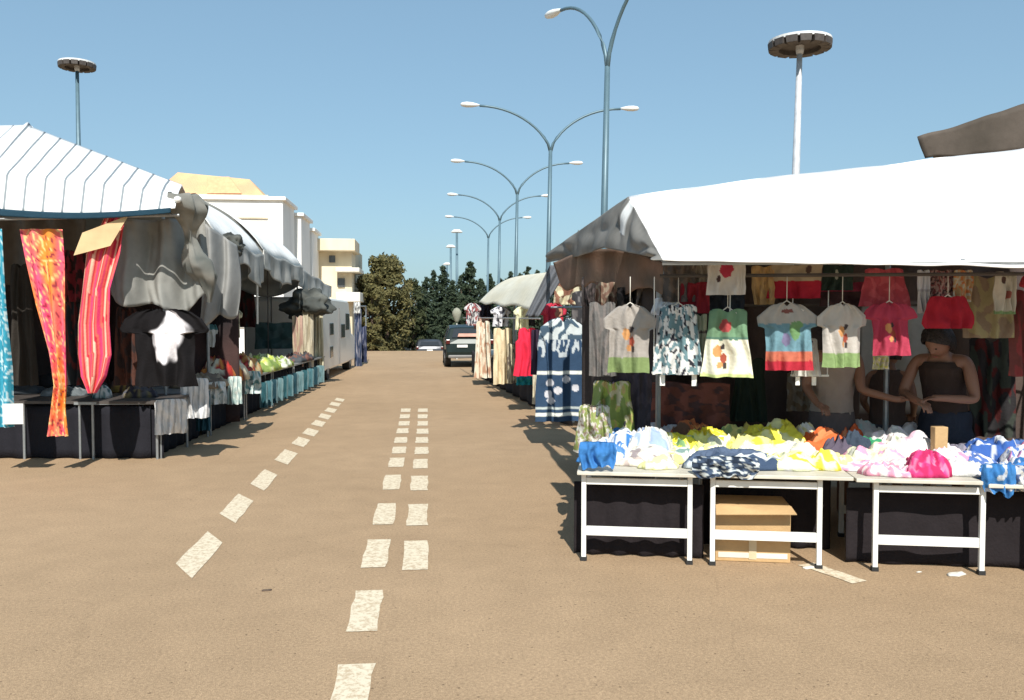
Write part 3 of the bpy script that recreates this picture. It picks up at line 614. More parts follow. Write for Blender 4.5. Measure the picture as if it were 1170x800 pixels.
# --- clothes lying on the tables:  px,py centre; half-width, half-depth (m), height, colour
def st2(c1, c2, n=6): return lambda s, t: c1 if math.sin(s*n+t*3) > 0 else c2
PILE = [
 (692, 517, .15, .13, .13, BLUE, 'plain blue cloth at the left corner of the first table'),
 (716, 494, .15, .14, .13, floral((.68, .72, .8), [BLUE, (.8, .8, .8)], 3, .12), 'white and blue patterned cloth behind the plain blue one'),
 (738, 518, .14, .12, .12, floral((.72, .68, .58), [(.7, .72, .68), (.35, .3, .3)], 3, .18, 3), 'cream cloth right of the plain blue one'),
 (744, 496, .13, .12, .14, floral(WHITE, [(.75, .7, .6), (.35, .45, .65)], 3, .22, 5), 'white cloth with faint blue marks at the back left'),
 (768, 522, .12, .10, .11, floral(PYEL, [(.78, .75, .6)], 3, .1, 1), 'pale yellow cloth left of the navy jeans'),
 (776, 500, .13, .12, .13, floral(YEL, [(.7, .72, .5), GREEN], 4, .2, 2), 'yellow cloth with green marks on the first table'),
 (806, 492, .15, .13, .15, floral((.82, .7, .06), [PYEL], 3, .1, 6), 'bright yellow cloth above the navy jeans'),
 (793, 482, .14, .06, .15, floral((.5, .15, .06), [(.7, .3, .1), BROWN], 4, .15, 8), 'rust and orange cloth at the back of the heap'),
 (803, 510, .10, .09, .13, floral(PYEL, [(.3, .4, .25), (.8, .8, .7)], 4, .15, 9), 'pale yellow cloth with grey green marks beside the navy jeans'),
 (836, 524, .26, .12, .12, lambda s, t: (.62, .68, .72) if abs(t-.2-.08*math.sin(s*4)) < .05 or t > .9 else ((.10, .14, .22) if t > .3 else (.05, .08, .14)), 'navy denim cloth with white edge hanging over the table front'),
 (858, 500, .15, .12, .17, floral((.8, .75, .28), [YEL], 3, .2, 11), 'pale yellow cloth behind the navy denim'),
 (880, 488, .18, .13, .17, floral((.82, .74, .08), [(.8, .78, .4)], 3, .2, 12), 'large yellow cloth at the back of the second table'),
 (850, 486, .13, .08, .14, floral((.75, .6, .15), [PYEL], 3, .1, 13), 'mustard yellow cloth behind the heap'),
 (903, 508, .15, .12, .15, floral((.82, .82, .62), [WHITE], 3, .1, 14), 'creamy white cloth in the middle of the second table'),
 (893, 527, .16, .09, .12, floral((.78, .8, .55), [YEL, WHITE], 3, .2, 15), 'pale lemon cloth at the front edge of the second table'),
 (928, 524, .14, .10, .12, floral((.82, .78, .5), [YEL], 3, .0, 16), 'yellow white cloth at the right front of the second table'),
 (943, 495, .17, .10, .18, floral((.8, .16, .05), [(.85, .25, .1)], 3, .1, 17), 'orange red cloth lying on the yellow heap'),
 (958, 512, .09, .08, .12, solidc((.12, .10, .14)), 'dark violet grey cloth beside the orange one'),
 (984, 484, .18, .10, .17, floral(AQUA, [WHITE], 3, -.1, 18), 'pale aqua white cloth at the back between the second and third tables'),
 (978, 496, .08, .06, .17, solidc((.05, .07, .10)), 'small dark navy cloth under the aqua one'),
 (1000, 503, .09, .05, .15, solidc((.05, .32, .15)), 'green cloth strip above the pale lime cloth'),
 (1003, 518, .15, .12, .13, floral((.76, .78, .55), [(.8, .8, .7), PINK], 3, .22, 20), 'pale lime cloth with pink marks on the third table'),
 (1012, 492, .14, .11, .19, floral(WHITE, [(.75, .7, .75)], 3, .15, 21), 'white cloth on top of the heap near the woman'),
 (1038, 502, .15, .12, .17, floral((.8, .76, .78), [WHITE, (.75, .5, .6)], 3, .2, 22), 'white pink cloth beneath the tan paper bag'),
 (982, 532, .12, .07, .09, floral(PINK, [(.8, .7, .75), WHITE], 3, .05, 23), 'pink and white cloth at the front of the third table'),
 (1012, 536, .12, .06, .09, floral((.8, .75, .72), [PINK, (.7, .3, .4)], 4, .1, 24), 'pale cloth with pink stripes at the front edge'),
 (1034, 531, .11, .08, .11, floral(WHITE, [(.8, .6, .68)], 3, .2, 25), 'white cloth left of the hot pink one'),
 (1059, 530, .11, .10, .14, floral(HOT, [(.78, .2, .35), (.5, .03, .12)], 5, .05, 26), 'hot pink ruffled cloth on the third table'),
 (1072, 508, .12, .11, .14, floral((.8, .7, .74), [WHITE], 3, .1, 27), 'pale pink cloth behind the hot pink one'),
 (1092, 532, .12, .09, .11, floral(WHITE, [(.7, .7, .74)], 3, .2, 28), 'white cloth right of the hot pink one'),
 (1102, 513, .10, .09, .10, floral((.30, .28, .36), [(.2, .2, .25)], 3, .1, 29), 'grey violet cloth at the right back of the third table'),
 (1134, 512, .15, .12, .16, floral((.05, .13, .42), [(.7, .75, .8)], 3, .2, 30), 'royal blue cloth with white marks on the right table'),
 (1158, 508, .15, .13, .15, floral((.08, .16, .4), [WHITE, (.4, .4, .6)], 4, .12, 31), 'blue and white spotted cloth by the right edge'),
 (1146, 538, .15, .10, .12, floral((.06, .2, .5), [(.7, .72, .75)], 3, .25, 32), 'blue cloth hanging over the front of the right table'),
 (1186, 530, .16, .12, .14, floral((.7, .7, .72), [BLUE], 4, .1, 33), 'white cloth with blue pattern beyond the right edge'),
 (1215, 515, .2, .2, .15, floral((.5, .2, .3), [WHITE], 3, .1, 34), 'dark pink cloth heap beyond the right edge'),
 (824, 502, .12, .10, .15, floral((.78, .78, .62), [(.4, .45, .3)], 3, .2, 35), 'off white cloth just behind the navy denim'),
 (917, 490, .09, .08, .15, floral((.8, .72, .4), [WHITE], 3, .1, 36), 'yellow cloth left of the orange red one'),
 (760, 484, .12, .06, .10, solidc((.6, .6, .62)), 'light grey cloth at the back of the first table'),
 (700, 508, .10, .10, .12, floral((.75, .78, .85), [(.1, .25, .55)], 4, .1, 41), 'white cloth with royal blue splashes beside the plain blue one'),
 (722, 526, .10, .07, .10, floral((.74, .68, .58), [(.5, .42, .38)], 3, .2, 42), 'cream cloth with brown lines at the front of the first table'),
 (754, 528, .10, .06, .09, floral((.8, .78, .6), [(.78, .76, .35)], 3, .1, 43), 'off white cloth at the front between cream and yellow ones'),
 (790, 518, .10, .08, .11, floral((.78, .8, .72), [(.2, .3, .28)], 4, .2, 44), 'white cloth with dark green marks touching the navy denim'),
 (868, 514, .12, .09, .14, floral((.82, .8, .56), [(.84, .82, .8)], 3, .1, 45), 'lemon cloth right behind the navy denim edge'),
 (912, 516, .10, .08, .13, floral((.84, .82, .7), [(.8, .78, .4)], 3, .1, 46), 'cream cloth below the orange red one'),
 (955, 526, .10, .07, .10, floral((.80, .72, .3), [(.8, .7, .6)], 3, .1, 47), 'mustard edged cloth at the joint of the second and third tables'),
 (964, 488, .10, .08, .16, floral((.7, .14, .05), [(.75, .3, .15)], 3, .1, 48), 'second smaller orange red cloth beside the aqua one'),
 (1022, 512, .11, .09, .15, floral((.8, .76, .7), [(.6, .68, .45)], 3, .2, 49), 'white cloth with faint lime marks in the middle of the third table'),
 (1046, 488, .12, .09, .18, floral((.82, .8, .82), [(.7, .72, .78)], 3, .2, 50), 'white cloth at the back left of the paper bag'),
 (1084, 520, .10, .08, .13, floral((.8, .74, .76), [(.75, .3, .45)], 4, .25, 51), 'pale cloth with pink edge right behind the hot pink one'),
 (1112, 526, .10, .08, .12, floral((.1, .18, .45), [(.75, .75, .8)], 4, .1, 52), 'blue and white cloth where the third and right tables meet'),
 (1172, 520, .12, .09, .14, floral((.75, .76, .8), [(.1, .2, .5), (.45, .2, .4)], 4, .1, 53), 'white cloth with blue and purple marks near the right edge'),
 (836, 488, .10, .07, .16, floral((.80, .76, .28), [(.4, .5, .2)], 3, .15, 54), 'yellow cloth at the back just right of the rust one'),
]
for i, (px, py, a, b, h, cf, lab) in enumerate(PILE):
    zt = (T1 if px < 800 else T2 if px < 972 else T3 if px < 1120 else T4)[2]
    lift = .10 if py < 500 else (.06 if py < 510 else (.02 if py < 521 else 0)); k_ = (.75, 1.15, .95, 1.3)[i % 4]; a *= 1.42*(1.12-.12*k_)*(.85 if i == 0 else 1); b *= 1.35; h *= .88*k_
    c = G(px, py, zt+lift+.45*h); c.z = zt+.003; h += lift*.75
    cfn = cf if callable(cf) else solidc(cf)
    mb = heap_mb(c, a, b, h, AU+random.uniform(-.3, .3), cfn, i+3, n=60)
    single(mb, 'folded_cloth' if i in (0, 9) else 'crumpled_cloth', M['cloth'], c, lab, 'clothes', 'clothes heaped on the tables', smooth=True)
# cloths hanging over the table edge
def overhang(px0, px1, y0, y1, cf, lab, seed, d=-.09):
    t0 = FA.at((px0+px1)/2, y0, d); b0 = FA.at((px0+px1)/2, y1, d); w = (FA.at(px1, y0, d)-FA.at(px0, y0, d)).length
    mb = garment_mb(t0, RU, w, t0.z-b0.z, [(0, .9), (.3, 1), (.7, .96), (1, .8)], cf, thick=.03, fold=.02, dip=0, seed=seed, nu=40, nt=20, wave=.25)
    single(mb, 'hanging_cloth', M['cloth'], b0, lab, 'clothes', 'clothes heaped on the tables', smooth=True)
overhang(661, 705, 505, 536, solidc((.05, .2, .5)), 'blue folded cloth edge at the front left corner of the tables', 71, -.06)
overhang(790, 868, 522, 546, floral((.06, .09, .15), [(.6, .65, .65), (.02, .03, .05)], 5, .1), 'ruffled navy hem hanging over the front of the second table', 72)
overhang(1122, 1162, 530, 566, floral((.05, .2, .48), [(.6, .65, .7)], 2, .3), 'blue cloth falling over the gap right of the third table', 73, -.05)
overhang(1158, 1200, 532, 562, floral(WHITE, [(.1, .15, .3)], 4, .1), 'white patterned cloth falling over the right table edge', 74, -.05)
# tan paper bag standing in the heap
pb = FA.at(1073, 503, .62); zt = T3[2]
mb = MB(); mb.box(V((pb.x, pb.y, zt+.13)), (.09, .06, .26), AU+.2, taper=1.08)
o = single(mb, 'paper_bag', M['carton'], V((pb.x, pb.y, zt)), 'small tan paper bag standing in the heap beside the woman', 'bag', bevel=.006)

# litter
for (px, py, s, m_, lab) in ((1093, 657, .07, 'paper', 'crumpled white paper lying before the third table'), (1050, 654, .02, 'paper', 'tiny white scrap under the third table'), (305, 675, .03, 'bark', 'small dark twig on the road'), (925, 649, .05, 'paper', 'flat pale scrap behind the leg of the second table')):
    c = G(px, py); mb = heap_mb(c+V((0, 0, .002)), s, s*.5, s*.3, .3, None, int(px), 14)
    single(mb, 'litter', M[m_], c, lab, 'litter', smooth=True)

# ================================================================== PEOPLE
def person(name, label, base, rz, J, R, parts_fn, scale=1.0, fingers=True, head_dir=None, tilt=0.0):
    """J: dict joint->(x,y,z) local (facing -y), R radii; one voxel-fused body"""
    root = thing(name, label, 'person', base, rz)
    names = list(J); idx = {n: i for i, n in enumerate(names)}
    E = [('pelvis', 'waist'), ('waist', 'chest'), ('chest', 'neck'), ('neck', 'skull')]
    for s in 'LR':
        E += [('chest', 'sh'+s), ('sh'+s, 'el'+s), ('el'+s, 'wr'+s), ('wr'+s, 'pm'+s), ('pelvis', 'hip'+s), ('hip'+s, 'kn'+s), ('kn'+s, 'an'+s), ('an'+s, 'toe'+s)]
    me = bpy.data.meshes.new(name); me.from_pydata([J[n] for n in names], [(idx[a], idx[b]) for a, b in E], [])
    ob = bpy.data.objects.new(name+'_tmp', me); COL.objects.link(ob)
    sk = ob.modifiers.new('skin', 'SKIN')
    if not me.skin_vertices: me.skin_vertices.new()
    sv = me.skin_vertices[0].data
    for n in names: sv[idx[n]].radius = (R[n.rstrip('LR') if n[-1] in 'LR' else n],)*2; sv[idx[n]].use_root = (n == 'pelvis')
    sb = ob.modifiers.new('sub', 'SUBSURF'); sb.levels = 2
    dg = bpy.context.evaluated_depsgraph_get(); dg.update()
    ev = ob.evaluated_get(dg); m2 = bpy.data.meshes.new_from_object(ev)
    bm = bmesh.new(); bm.from_mesh(m2); bpy.data.objects.remove(ob)
    # head
    sk_c = V(J['skull']); HR = Matrix.Rotation(tilt, 3, 'X')
    if head_dir: HR = Matrix.Rotation(head_dir, 3, 'Z') @ HR
    def head_pt(th, ph):
        x = math.cos(ph)*math.sin(th); y = math.cos(ph)*math.cos(th); z = math.sin(ph)  # y<0 is the face
        p = V((x*.076, y*.095, z*.115))
        if z < 0: p.x *= 1-.28*z*z; p.y *= 1-.10*z*z
        if y < 0:
            f = max(0, -y)
            nose = math.exp(-((p.x)/.011)**2-((p.z+.018)/.022)**2)*.024; br = math.exp(-((p.z-.02)/.012)**2)*.004*f
            ey = -sum(math.exp(-((p.x-e)/.014)**2-((p.z-.002)/.011)**2) for e in (-.031, .031))*.009
            lip = math.exp(-(p.x/.022)**2-((p.z+.058)/.009)**2)*.007; chin = math.exp(-(p.x/.025)**2-((p.z+.092)/.016)**2)*.01
            p.y -= nose+br+ey+lip+chin
        return p
    def addsurf(fn, nu, nv):
        rows = []
        for j in range(nv+1):
            row = []
            for i in range(nu): row.append(bm.verts.new(fn(2*PI*i/nu, -PI/2+PI*(j+.01)/(nv+.02))))
            rows.append(row)
        for j in range(nv):
            for i in range(nu): bm.faces.new((rows[j][i], rows[j][(i+1) % nu], rows[j+1][(i+1) % nu], rows[j+1][i]))
        bm.faces.new(rows[0][::-1]); bm.faces.new(rows[-1])
    addsurf(lambda th, ph: sk_c+HR@head_pt(th, ph), 48, 36)
    for e in (-1, 1):
        addsurf(lambda th, ph: sk_c+HR@V((e*.077+.010*math.cos(ph)*math.sin(th), .012+.02*math.cos(ph)*math.cos(th), -.005+.032*math.sin(ph))), 12, 8)
    # fingers
    def cap(a, b, r0, r1):
        d = (b-a).normalized(); up = V((0, 0, 1)) if abs(d.z) < .9 else V((0, 1, 0)); x = d.cross(up).normalized(); y = x.cross(d); rows = []
        for k in range(5):
            t = k/4; rr = lerp(r0, r1, t)*(1 if 0 < k < 4 else .7); c = a.lerp(b, t); rows.append([bm.verts.new(c+(x*math.cos(q*PI/4)+y*math.sin(q*PI/4))*rr) for q in range(8)])
        for k in range(4):
            for q in range(8): bm.faces.new((rows[k][q], rows[k][(q+1) % 8], rows[k+1][(q+1) % 8], rows[k+1][q]))
        bm.faces.new(rows[0][::-1]); bm.faces.new(rows[-1])
    for s in 'LR':
        w_, p_ = V(J['wr'+s]), V(J['pm'+s]); d = (p_-w_).normalized(); side = d.cross(V((0, 0, 1))).normalized(); nrm = side.cross(d)
        sg = 1 if s == 'L' else -1
        for k, ln in enumerate((.062, .072, .067, .052)):
            b = p_+side*(k-1.5)*.02; q1 = b+d*ln*.5-nrm*.008; q2 = q1+d*ln*.35-nrm*.02; q3 = q2+d*ln*.2-nrm*.02
            cap(b-d*.03, q1, .0095, .009); cap(q1, q2, .009, .008); cap(q2, q3, .008, .007)
        tb = w_.lerp(p_, .45)+side*sg*.028; t1 = tb+side*sg*.02+d*.03; t2 = t1+d*.03-nrm*.008; cap(tb-side*sg*.02, t1, .012, .011); cap(t1, t2, .011, .009)
    bm.to_mesh(m2); bm.free()
    for v in m2.vertices: v.co *= scale
    tmp = bpy.data.objects.new('t', m2); COL.objects.link(tmp)
    rm = tmp.modifiers.new('r', 'REMESH'); rm.mode = 'VOXEL'; rm.voxel_size = .0065*scale; rm.use_smooth_shade = True
    sm = tmp.modifiers.new('s', 'SMOOTH'); sm.iterations = 2; sm.factor = .5
    dg.update(); dg = bpy.context.evaluated_depsgraph_get(); m3 = bpy.data.meshes.new_from_object(tmp.evaluated_get(dg)); bpy.data.objects.remove(tmp)
    m3.materials.clear(); m3.materials.append(M['skin'])
    for p in m3.polygons: p.use_smooth = True
    body = bpy.data.objects.new('body', m3); COL.objects.link(body); body.parent = root
    RMt = root_matrix(root)
    def L(p): return RMt@(V(p)*scale)
    for e in (-1, 1):
        mb = MB(); mb.lathe(L(sk_c+HR@V((e*.031, -.078, .001))), [(.001, -.008*scale), (.008*scale, -.004*scale), (.008*scale, .004*scale), (.001, .008*scale)], 10); mb.build('eye', M['eye'], root, smooth=True)
    mb = MB(); mb.grid(lambda u, v: L(sk_c+HR@V(((u-.5)*.044, -.097-.004*math.sin(PI*u), -.059+(v-.5)*.010))), 8, 2); mb.build('mouth', M['lips'], root, smooth=True, solid=.003)
    parts_fn(root, L, sk_c, HR, J)
    return root
def hair_cap(root, L, c, HR, back=0.0, bun=False, long=0.0):
    mb = MB()
    def f(u, v):
        th = 2*PI*u; face = max(0, -math.cos(th)); low = -.35-.3*0+face*0.95; ph = lerp(low-(long if face < .15 else 0), PI/2, v)
        p = V((math.cos(ph)*math.sin(th)*.10, math.cos(ph)*math.cos(th)*.118+.008, math.sin(ph)*.14))
        return L(c+HR@(p*(1+.06*nz((math.sin(th)*6, math.cos(th)*6, v*3))+.05*nz((math.sin(th)*26, math.cos(th)*26, v*4)))))
    mb.grid(f, 60, 22); mb.build('hair', M['hair'], root, smooth=True, solid=.008)
    if bun:
        mb = MB(); b = HR@V((0, .12, .04))
        mb.tube([L(c+b*.7), L(c+b), L(c+b*1.15+V((0, .03, -.06))), L(c+b+V((0, .05, -.16))), L(c+b+V((0, .04, -.24)))], [.02, .04, .036, .028, .008], 12); mb.build('ponytail', M['hair'], root, smooth=True)
def loft(root, L, name, rings, col, nm=None, fold=.006):
    mb = MB()
    def f(u, v):
        x = v*(len(rings)-1); i = min(int(x), len(rings)-2); t = x-i; a, b = rings[i], rings[i+1]
        c = V(a[0]).lerp(V(b[0]), t); rx, ry = lerp(a[1], b[1], t), lerp(a[2], b[2], t); th = 2*PI*u
        k = 1+fold*10*nz((math.cos(th)*3, math.sin(th)*3, v*5))
        return L(c+V((math.cos(th)*rx*k, math.sin(th)*ry*k, 0)))
    mb.grid(f, 48, 30, lambda u, v: col); mb.build(name, M['cloth'], root, smooth=True, solid=.004)
RAD = dict(pelvis=.125, waist=.105, chest=.125, neck=.05, skull=.05, sh=.055, el=.04, wr=.026, pm=.028, hip=.088, kn=.056, an=.038, toe=.03)
def pose(**k):
    J = dict(pelvis=(0, 0, .92), waist=(0, -.02, 1.08), chest=(0, -.06, 1.28), neck=(0, -.09, 1.44), skull=(0, -.13, 1.55),
        shL=(.17, -.07, 1.36), elL=(.23, -.05, 1.10), wrL=(.20, -.22, .98), pmL=(.18, -.29, .96),
        shR=(-.17, -.07, 1.36), elR=(-.23, -.05, 1.10), wrR=(-.20, -.22, .98), pmR=(-.18, -.29, .96),
        hipL=(.09, 0, .88), knL=(.10, -.02, .48), anL=(.10, .03, .09), toeL=(.11, -.12, .035),
        hipR=(-.09, 0, .88), knR=(-.10, -.02, .48), anR=(-.10, .03, .09), toeR=(-.11, -.12, .035))
    J.update(k); return J
# woman bending over the goods (facing left, arms folded forward)
wp = FA.at(1080, 470, 1.25)
Jw = pose(waist=(0, -.05, 1.04), chest=(.0, -.14, 1.21), neck=(0, -.19, 1.35), skull=(0, -.25, 1.42),
    shL=(.17, -.14, 1.29), elL=(.24, -.17, 1.00), wrL=(.06, -.36, 1.02), pmL=(-.01, -.40, 1.02),
    shR=(-.17, -.14, 1.29), elR=(-.25, -.22, 1.03), wrR=(-.10, -.42, 1.00), pmR=(-.04, -.46, .98))
def dress_w(root, L, c, HR, J):
    hair_cap(root, L, c, HR, bun=False, long=.35)
    loft(root, L, 'tank_top', [((0, .0, .86), .16, .135), ((0, -.03, 1.0), .145, .125), ((0, -.09, 1.12), .15, .13), ((0, -.14, 1.22), .155, .128), ((0, -.15, 1.27), .12, .1)], (.05, .035, .03))
    loft(root, L, 'trousers', [((0, 0, .5), .21, .14), ((0, 0, .7), .2, .15), ((0, 0, .9), .165, .14)], (.03, .035, .05))
person('person', 'woman with dark hair and bare arms bending over goods behind the table heap', V((wp.x, wp.y, 0)), AU-.55, Jw, RAD, dress_w, 1.03, head_dir=-.45, tilt=.7)
# person reaching right across, head hidden behind the pale t-shirt
rp = FA.at(950, 470, 1.35)
Jr = pose(chest=(0, -.08, 1.26), shL=(.17, -.08, 1.34), elL=(.15, -.20, 1.08), wrL=(.36, -.34, 1.02), pmL=(.43, -.37, 1.03))
def dress_r(root, L, c, HR, J):
    hair_cap(root, L, c, HR, bun=True)
    loft(root, L, 'sleeveless_top', [((0, 0, .86), .17, .14), ((0, -.02, 1.02), .15, .13), ((0, -.05, 1.18), .165, .14), ((0, -.07, 1.28), .165, .13), ((0, -.075, 1.35), .12, .095)], (.36, .30, .26))
    loft(root, L, 'skirt', [((0, 0, .45), .24, .2), ((0, 0, .7), .2, .17), ((0, 0, .9), .168, .145)], (.12, .1, .1))
person('person', 'person in pale sleeveless top reaching an arm over the heap towards the woman', V((rp.x, rp.y, 0)), AU+.15, Jr, RAD, dress_r, 1.0, head_dir=.4, tilt=.15)
# child
cp = FA.at(1014, 440, 1.62)
def dress_c(root, L, c, HR, J):
    hair_cap(root, L, c, HR)
    loft(root, L, 'shirt', [((0, 0, .84), .17, .14), ((0, -.02, 1.05), .155, .13), ((0, -.06, 1.25), .17, .14), ((0, -.07, 1.36), .17, .10), ((0, -.08, 1.41), .09, .08)], (.10, .07, .06))
    loft(root, L, 'shorts', [((0, 0, .5), .2, .14), ((0, 0, .7), .19, .15), ((0, 0, .9), .165, .14)], (.06, .06, .08))
person('person', 'child with short dark hair standing between the two women', V((cp.x, cp.y, 0)), AU+2.7, pose(), RAD, dress_c, .86, head_dir=0, tilt=.1)

# ================================================================== DARK CANOPY BEHIND RIGHT
dk = thing('stall_canopy', 'dark brown canopy corner rising behind the white awning at the right', 'canopy', P(1120, 300, 11.5).to_2d().to_3d())
p1, p2, p3, p4 = P(1048, 158, 11.5), P(1300, 78, 10.5), P(1300, 166, 10.5), P(1057, 181, 11.5)
bk = V((2.7, 3.6, 0))
def roofD(u, v):
    q = [p4, p1, (p1+bk*.4+V((0, 0, .05))), (p1+bk)]; r = [p3, p2, (p2+bk*.4+V((0, 0, .05))), (p2+bk)]
    x = v*3; i = min(int(x), 2); a = q[i].lerp(q[i+1], x-i); b = r[i].lerp(r[i+1], x-i)
    return a.lerp(b, u)+V((0, 0, .03*nz((u*8, v*4, 0))))
mb = MB(); mb.grid(roofD, 40, 24, lambda u, v: mixc((.075, .062, .05), (.11, .09, .075), .5+nz((u*5, v*4, 0)))); mb.build('roof_sheet', M['heavy'], dk, smooth=True, solid=.02)
for p in (p4+V((.15, .1, 0)), p3+V((-.3, .1, 0)), p4+bk*.9, p3+bk*.9):
    mb = MB(); mb.tube([V((p.x, p.y, 0)), V((p.x, p.y, p.z))], .03, 8); mb.build('pole', M['grey_metal'], dk)

# ================================================================== RIGHT ROW BEHIND (B)
gB0, gB1 = G(655, 489), G(541, 425)
FB = Frame(gB1, gB0-gB1); LB = (gB0-gB1).length
can2 = thing('stall_canopy', 'cream canopy of the farther roadside stall on the right', 'canopy', (gB0+gB1)/2, 0)
ea, eb = P(622, 352, 13.5), P(547, 345, 23.5); ra, rb = P(652, 308, 14.5), P(597, 315, 23.5)
def roofB(u, v):
    a = ea.lerp(eb, u); r = ra.lerp(rb, u); return a.lerp(r, v)+V((0, 0, .16*math.sin(PI*v)*1.0-.05*math.sin(u*PI*3)**2*(1-v)))
mb = MB(); mb.grid(roofB, 60, 20, lambda u, v: mixc((.78, .74, .60), (.70, .64, .48), .5+nz((u*8, v*4, 0)))); mb.build('roof_sheet', M['tarp'], can2, smooth=True, solid=.01)
mb = MB(); mb.grid(lambda u, v: ra.lerp(rb, u).lerp(ra.lerp(rb, u)+V((2.4, 0, -.7)), v), 20, 8, lambda u, v: (.7, .66, .52)); mb.build('roof_sheet', M['tarp'], can2, smooth=True, solid=.01)
for p in (ea, ea.lerp(eb, .5), eb):
    for dx in (.25, 3.0):
        mb = MB(); mb.tube([V((p.x+dx, p.y, 0)), V((p.x+dx, p.y, p.z+.05))], .02, 8); mb.build('pole', M['grey_metal'], can2)
# garment row rail + garments, tables behind
mb = MB(); zB = 1.75
rk = thing('garment_rack', 'long rail of hanging clothes along the right side of the road', 'rack', (gB0+gB1)/2, 0)
mb.tube([FB.w(0, -.3, 1.62), FB.w(LB*.92, -.3, 1.62)], .014, 8); mb.build('rail', M['grey_metal'], rk)
for a in (.03, .35, .65, .9):
    mb = MB(); mb.tube([FB.w(LB*a, .1, 0), FB.w(LB*a, .1, 1.62)], .014, 8); mb.build('upright', M['grey_metal'], rk)
def skirtB(u, v): return FB.w(LB*u, -.05+.04*math.sin(u*90), .02+.62*v)
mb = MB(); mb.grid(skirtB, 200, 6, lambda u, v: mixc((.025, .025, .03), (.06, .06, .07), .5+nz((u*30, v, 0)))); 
single(mb, 'black_shade_cloth', M['cloth'], (gB0+gB1)/2, 'dark cloth hung below the roadside clothes of the farther right stall', 'cloth', smooth=True, solid=.006)
tb = thing('trestle_table', 'long covered sales table behind the roadside clothes on the right', 'table', FB.w(LB/2, .6, 0), FB.ang())
mb = MB(); mb.box(FB.w(LB/2, .55, .66), (LB*.98, 1.0, .03), FB.ang()); mb.build('tabletop', M['board'], tb)
for a in (.05, .35, .65, .95):
    for d in (.15, .95):
        mb = MB(); mb.box(FB.w(LB*a, d, .32), (.04, .04, .64), FB.ang()); mb.build('leg', M['white_metal'], tb)
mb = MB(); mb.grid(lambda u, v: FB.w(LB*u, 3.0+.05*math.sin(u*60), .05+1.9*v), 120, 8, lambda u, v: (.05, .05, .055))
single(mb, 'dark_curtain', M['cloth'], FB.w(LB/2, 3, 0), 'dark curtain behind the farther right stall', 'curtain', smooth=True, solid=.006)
ROWB = [
 ('dress', 'white flowered cream dress, farthest in the roadside row on the right', 'dress', 541, 563, 366, 432, 0, 'aline', floral((.72, .62, .48), [(.5, .3, .2), (.75, .72, .6)], 4, .1)),
 ('dress', 'long plain cream dress hanging left of the bright red tank top', 'dress', 563, 586, 374, 439, 0, 'box', floral((.72, .62, .42), [(.62, .5, .32)], 3, .1)),
 ('tank_top', 'bright red tank top in the roadside row', 'tank top', 585, 621, 374, 430, 0, 'tank', blob((.72, .03, .07), (0, .04, .16, .03, (.3, .02, .03)))),
 ('shorts', 'teal shorts below the bright red tank top', 'shorts', 589, 612, 429, 440, .05, 'box', solidc((.02, .25, .3))),
 ('dress', 'beige patterned strip beside the red tank top', 'dress', 579, 591, 392, 438, .12, 'box', floral((.4, .35, .25), [(.55, .5, .35), (.15, .12, .1)], 4, .1)),
 ('blouse', 'white and dark printed blouse above the cream dress', 'blouse', 560, 585, 350, 373, .1, 'baby', floral((.65, .65, .68), [(.08, .08, .1)], 3, .15)),
 ('blouse', 'pale yellow blouse above the red tank top', 'blouse', 586, 607, 350, 377, .1, 'baby', floral((.68, .68, .45), [(.5, .45, .3)], 3, .2)),
 ('scarf', 'white and grey patterned scarf at the far end of the row', 'scarf', 530, 550, 346, 372, -.1, 'baby', floral((.6, .6, .6), [(.08, .08, .1), (.3, .1, .1)], 4, .1)),
 ('top', 'dark top between white blouse and scarf', 'top', 545, 562, 348, 368, .3, 'box', solidc((.04, .035, .05))),
 ('top', 'pink and brown top above the cream dresses', 'top', 541, 560, 362, 376, .2, 'box', floral((.4, .2, .16), [(.6, .45, .35)], 3, .1)),
 ('blouse', 'black printed top above the pale yellow blouse', 'top', 596, 612, 344, 372, .35, 'box', solidc((.03, .03, .035))),
 ('dress', 'white slip hanging right of the bright red tank top', 'dress', 608, 620, 424, 462, -.05, 'box', floral((.6, .55, .42), [(.5, .4, .3)], 3, .2)),
]
for i, (nm, lab, cat, x0, x1, y0, y1, d, sh, cf) in enumerate(ROWB):
    d -= .34; top = FB.at((x0+x1)/2, y0, d); dist = top.y; w = (x1-x0)/F*dist; h = (y1-y0)/F*dist
    mb = garment_mb(top, V((1, .15, 0)), w, h, sh, cf, thick=.06, fold=.03, seed=80+i, nu=30, nt=40)
    single(mb, nm, M['cloth'], top-V((0, 0, h)), lab, cat, 'clothes in the roadside row on the right', smooth=True)
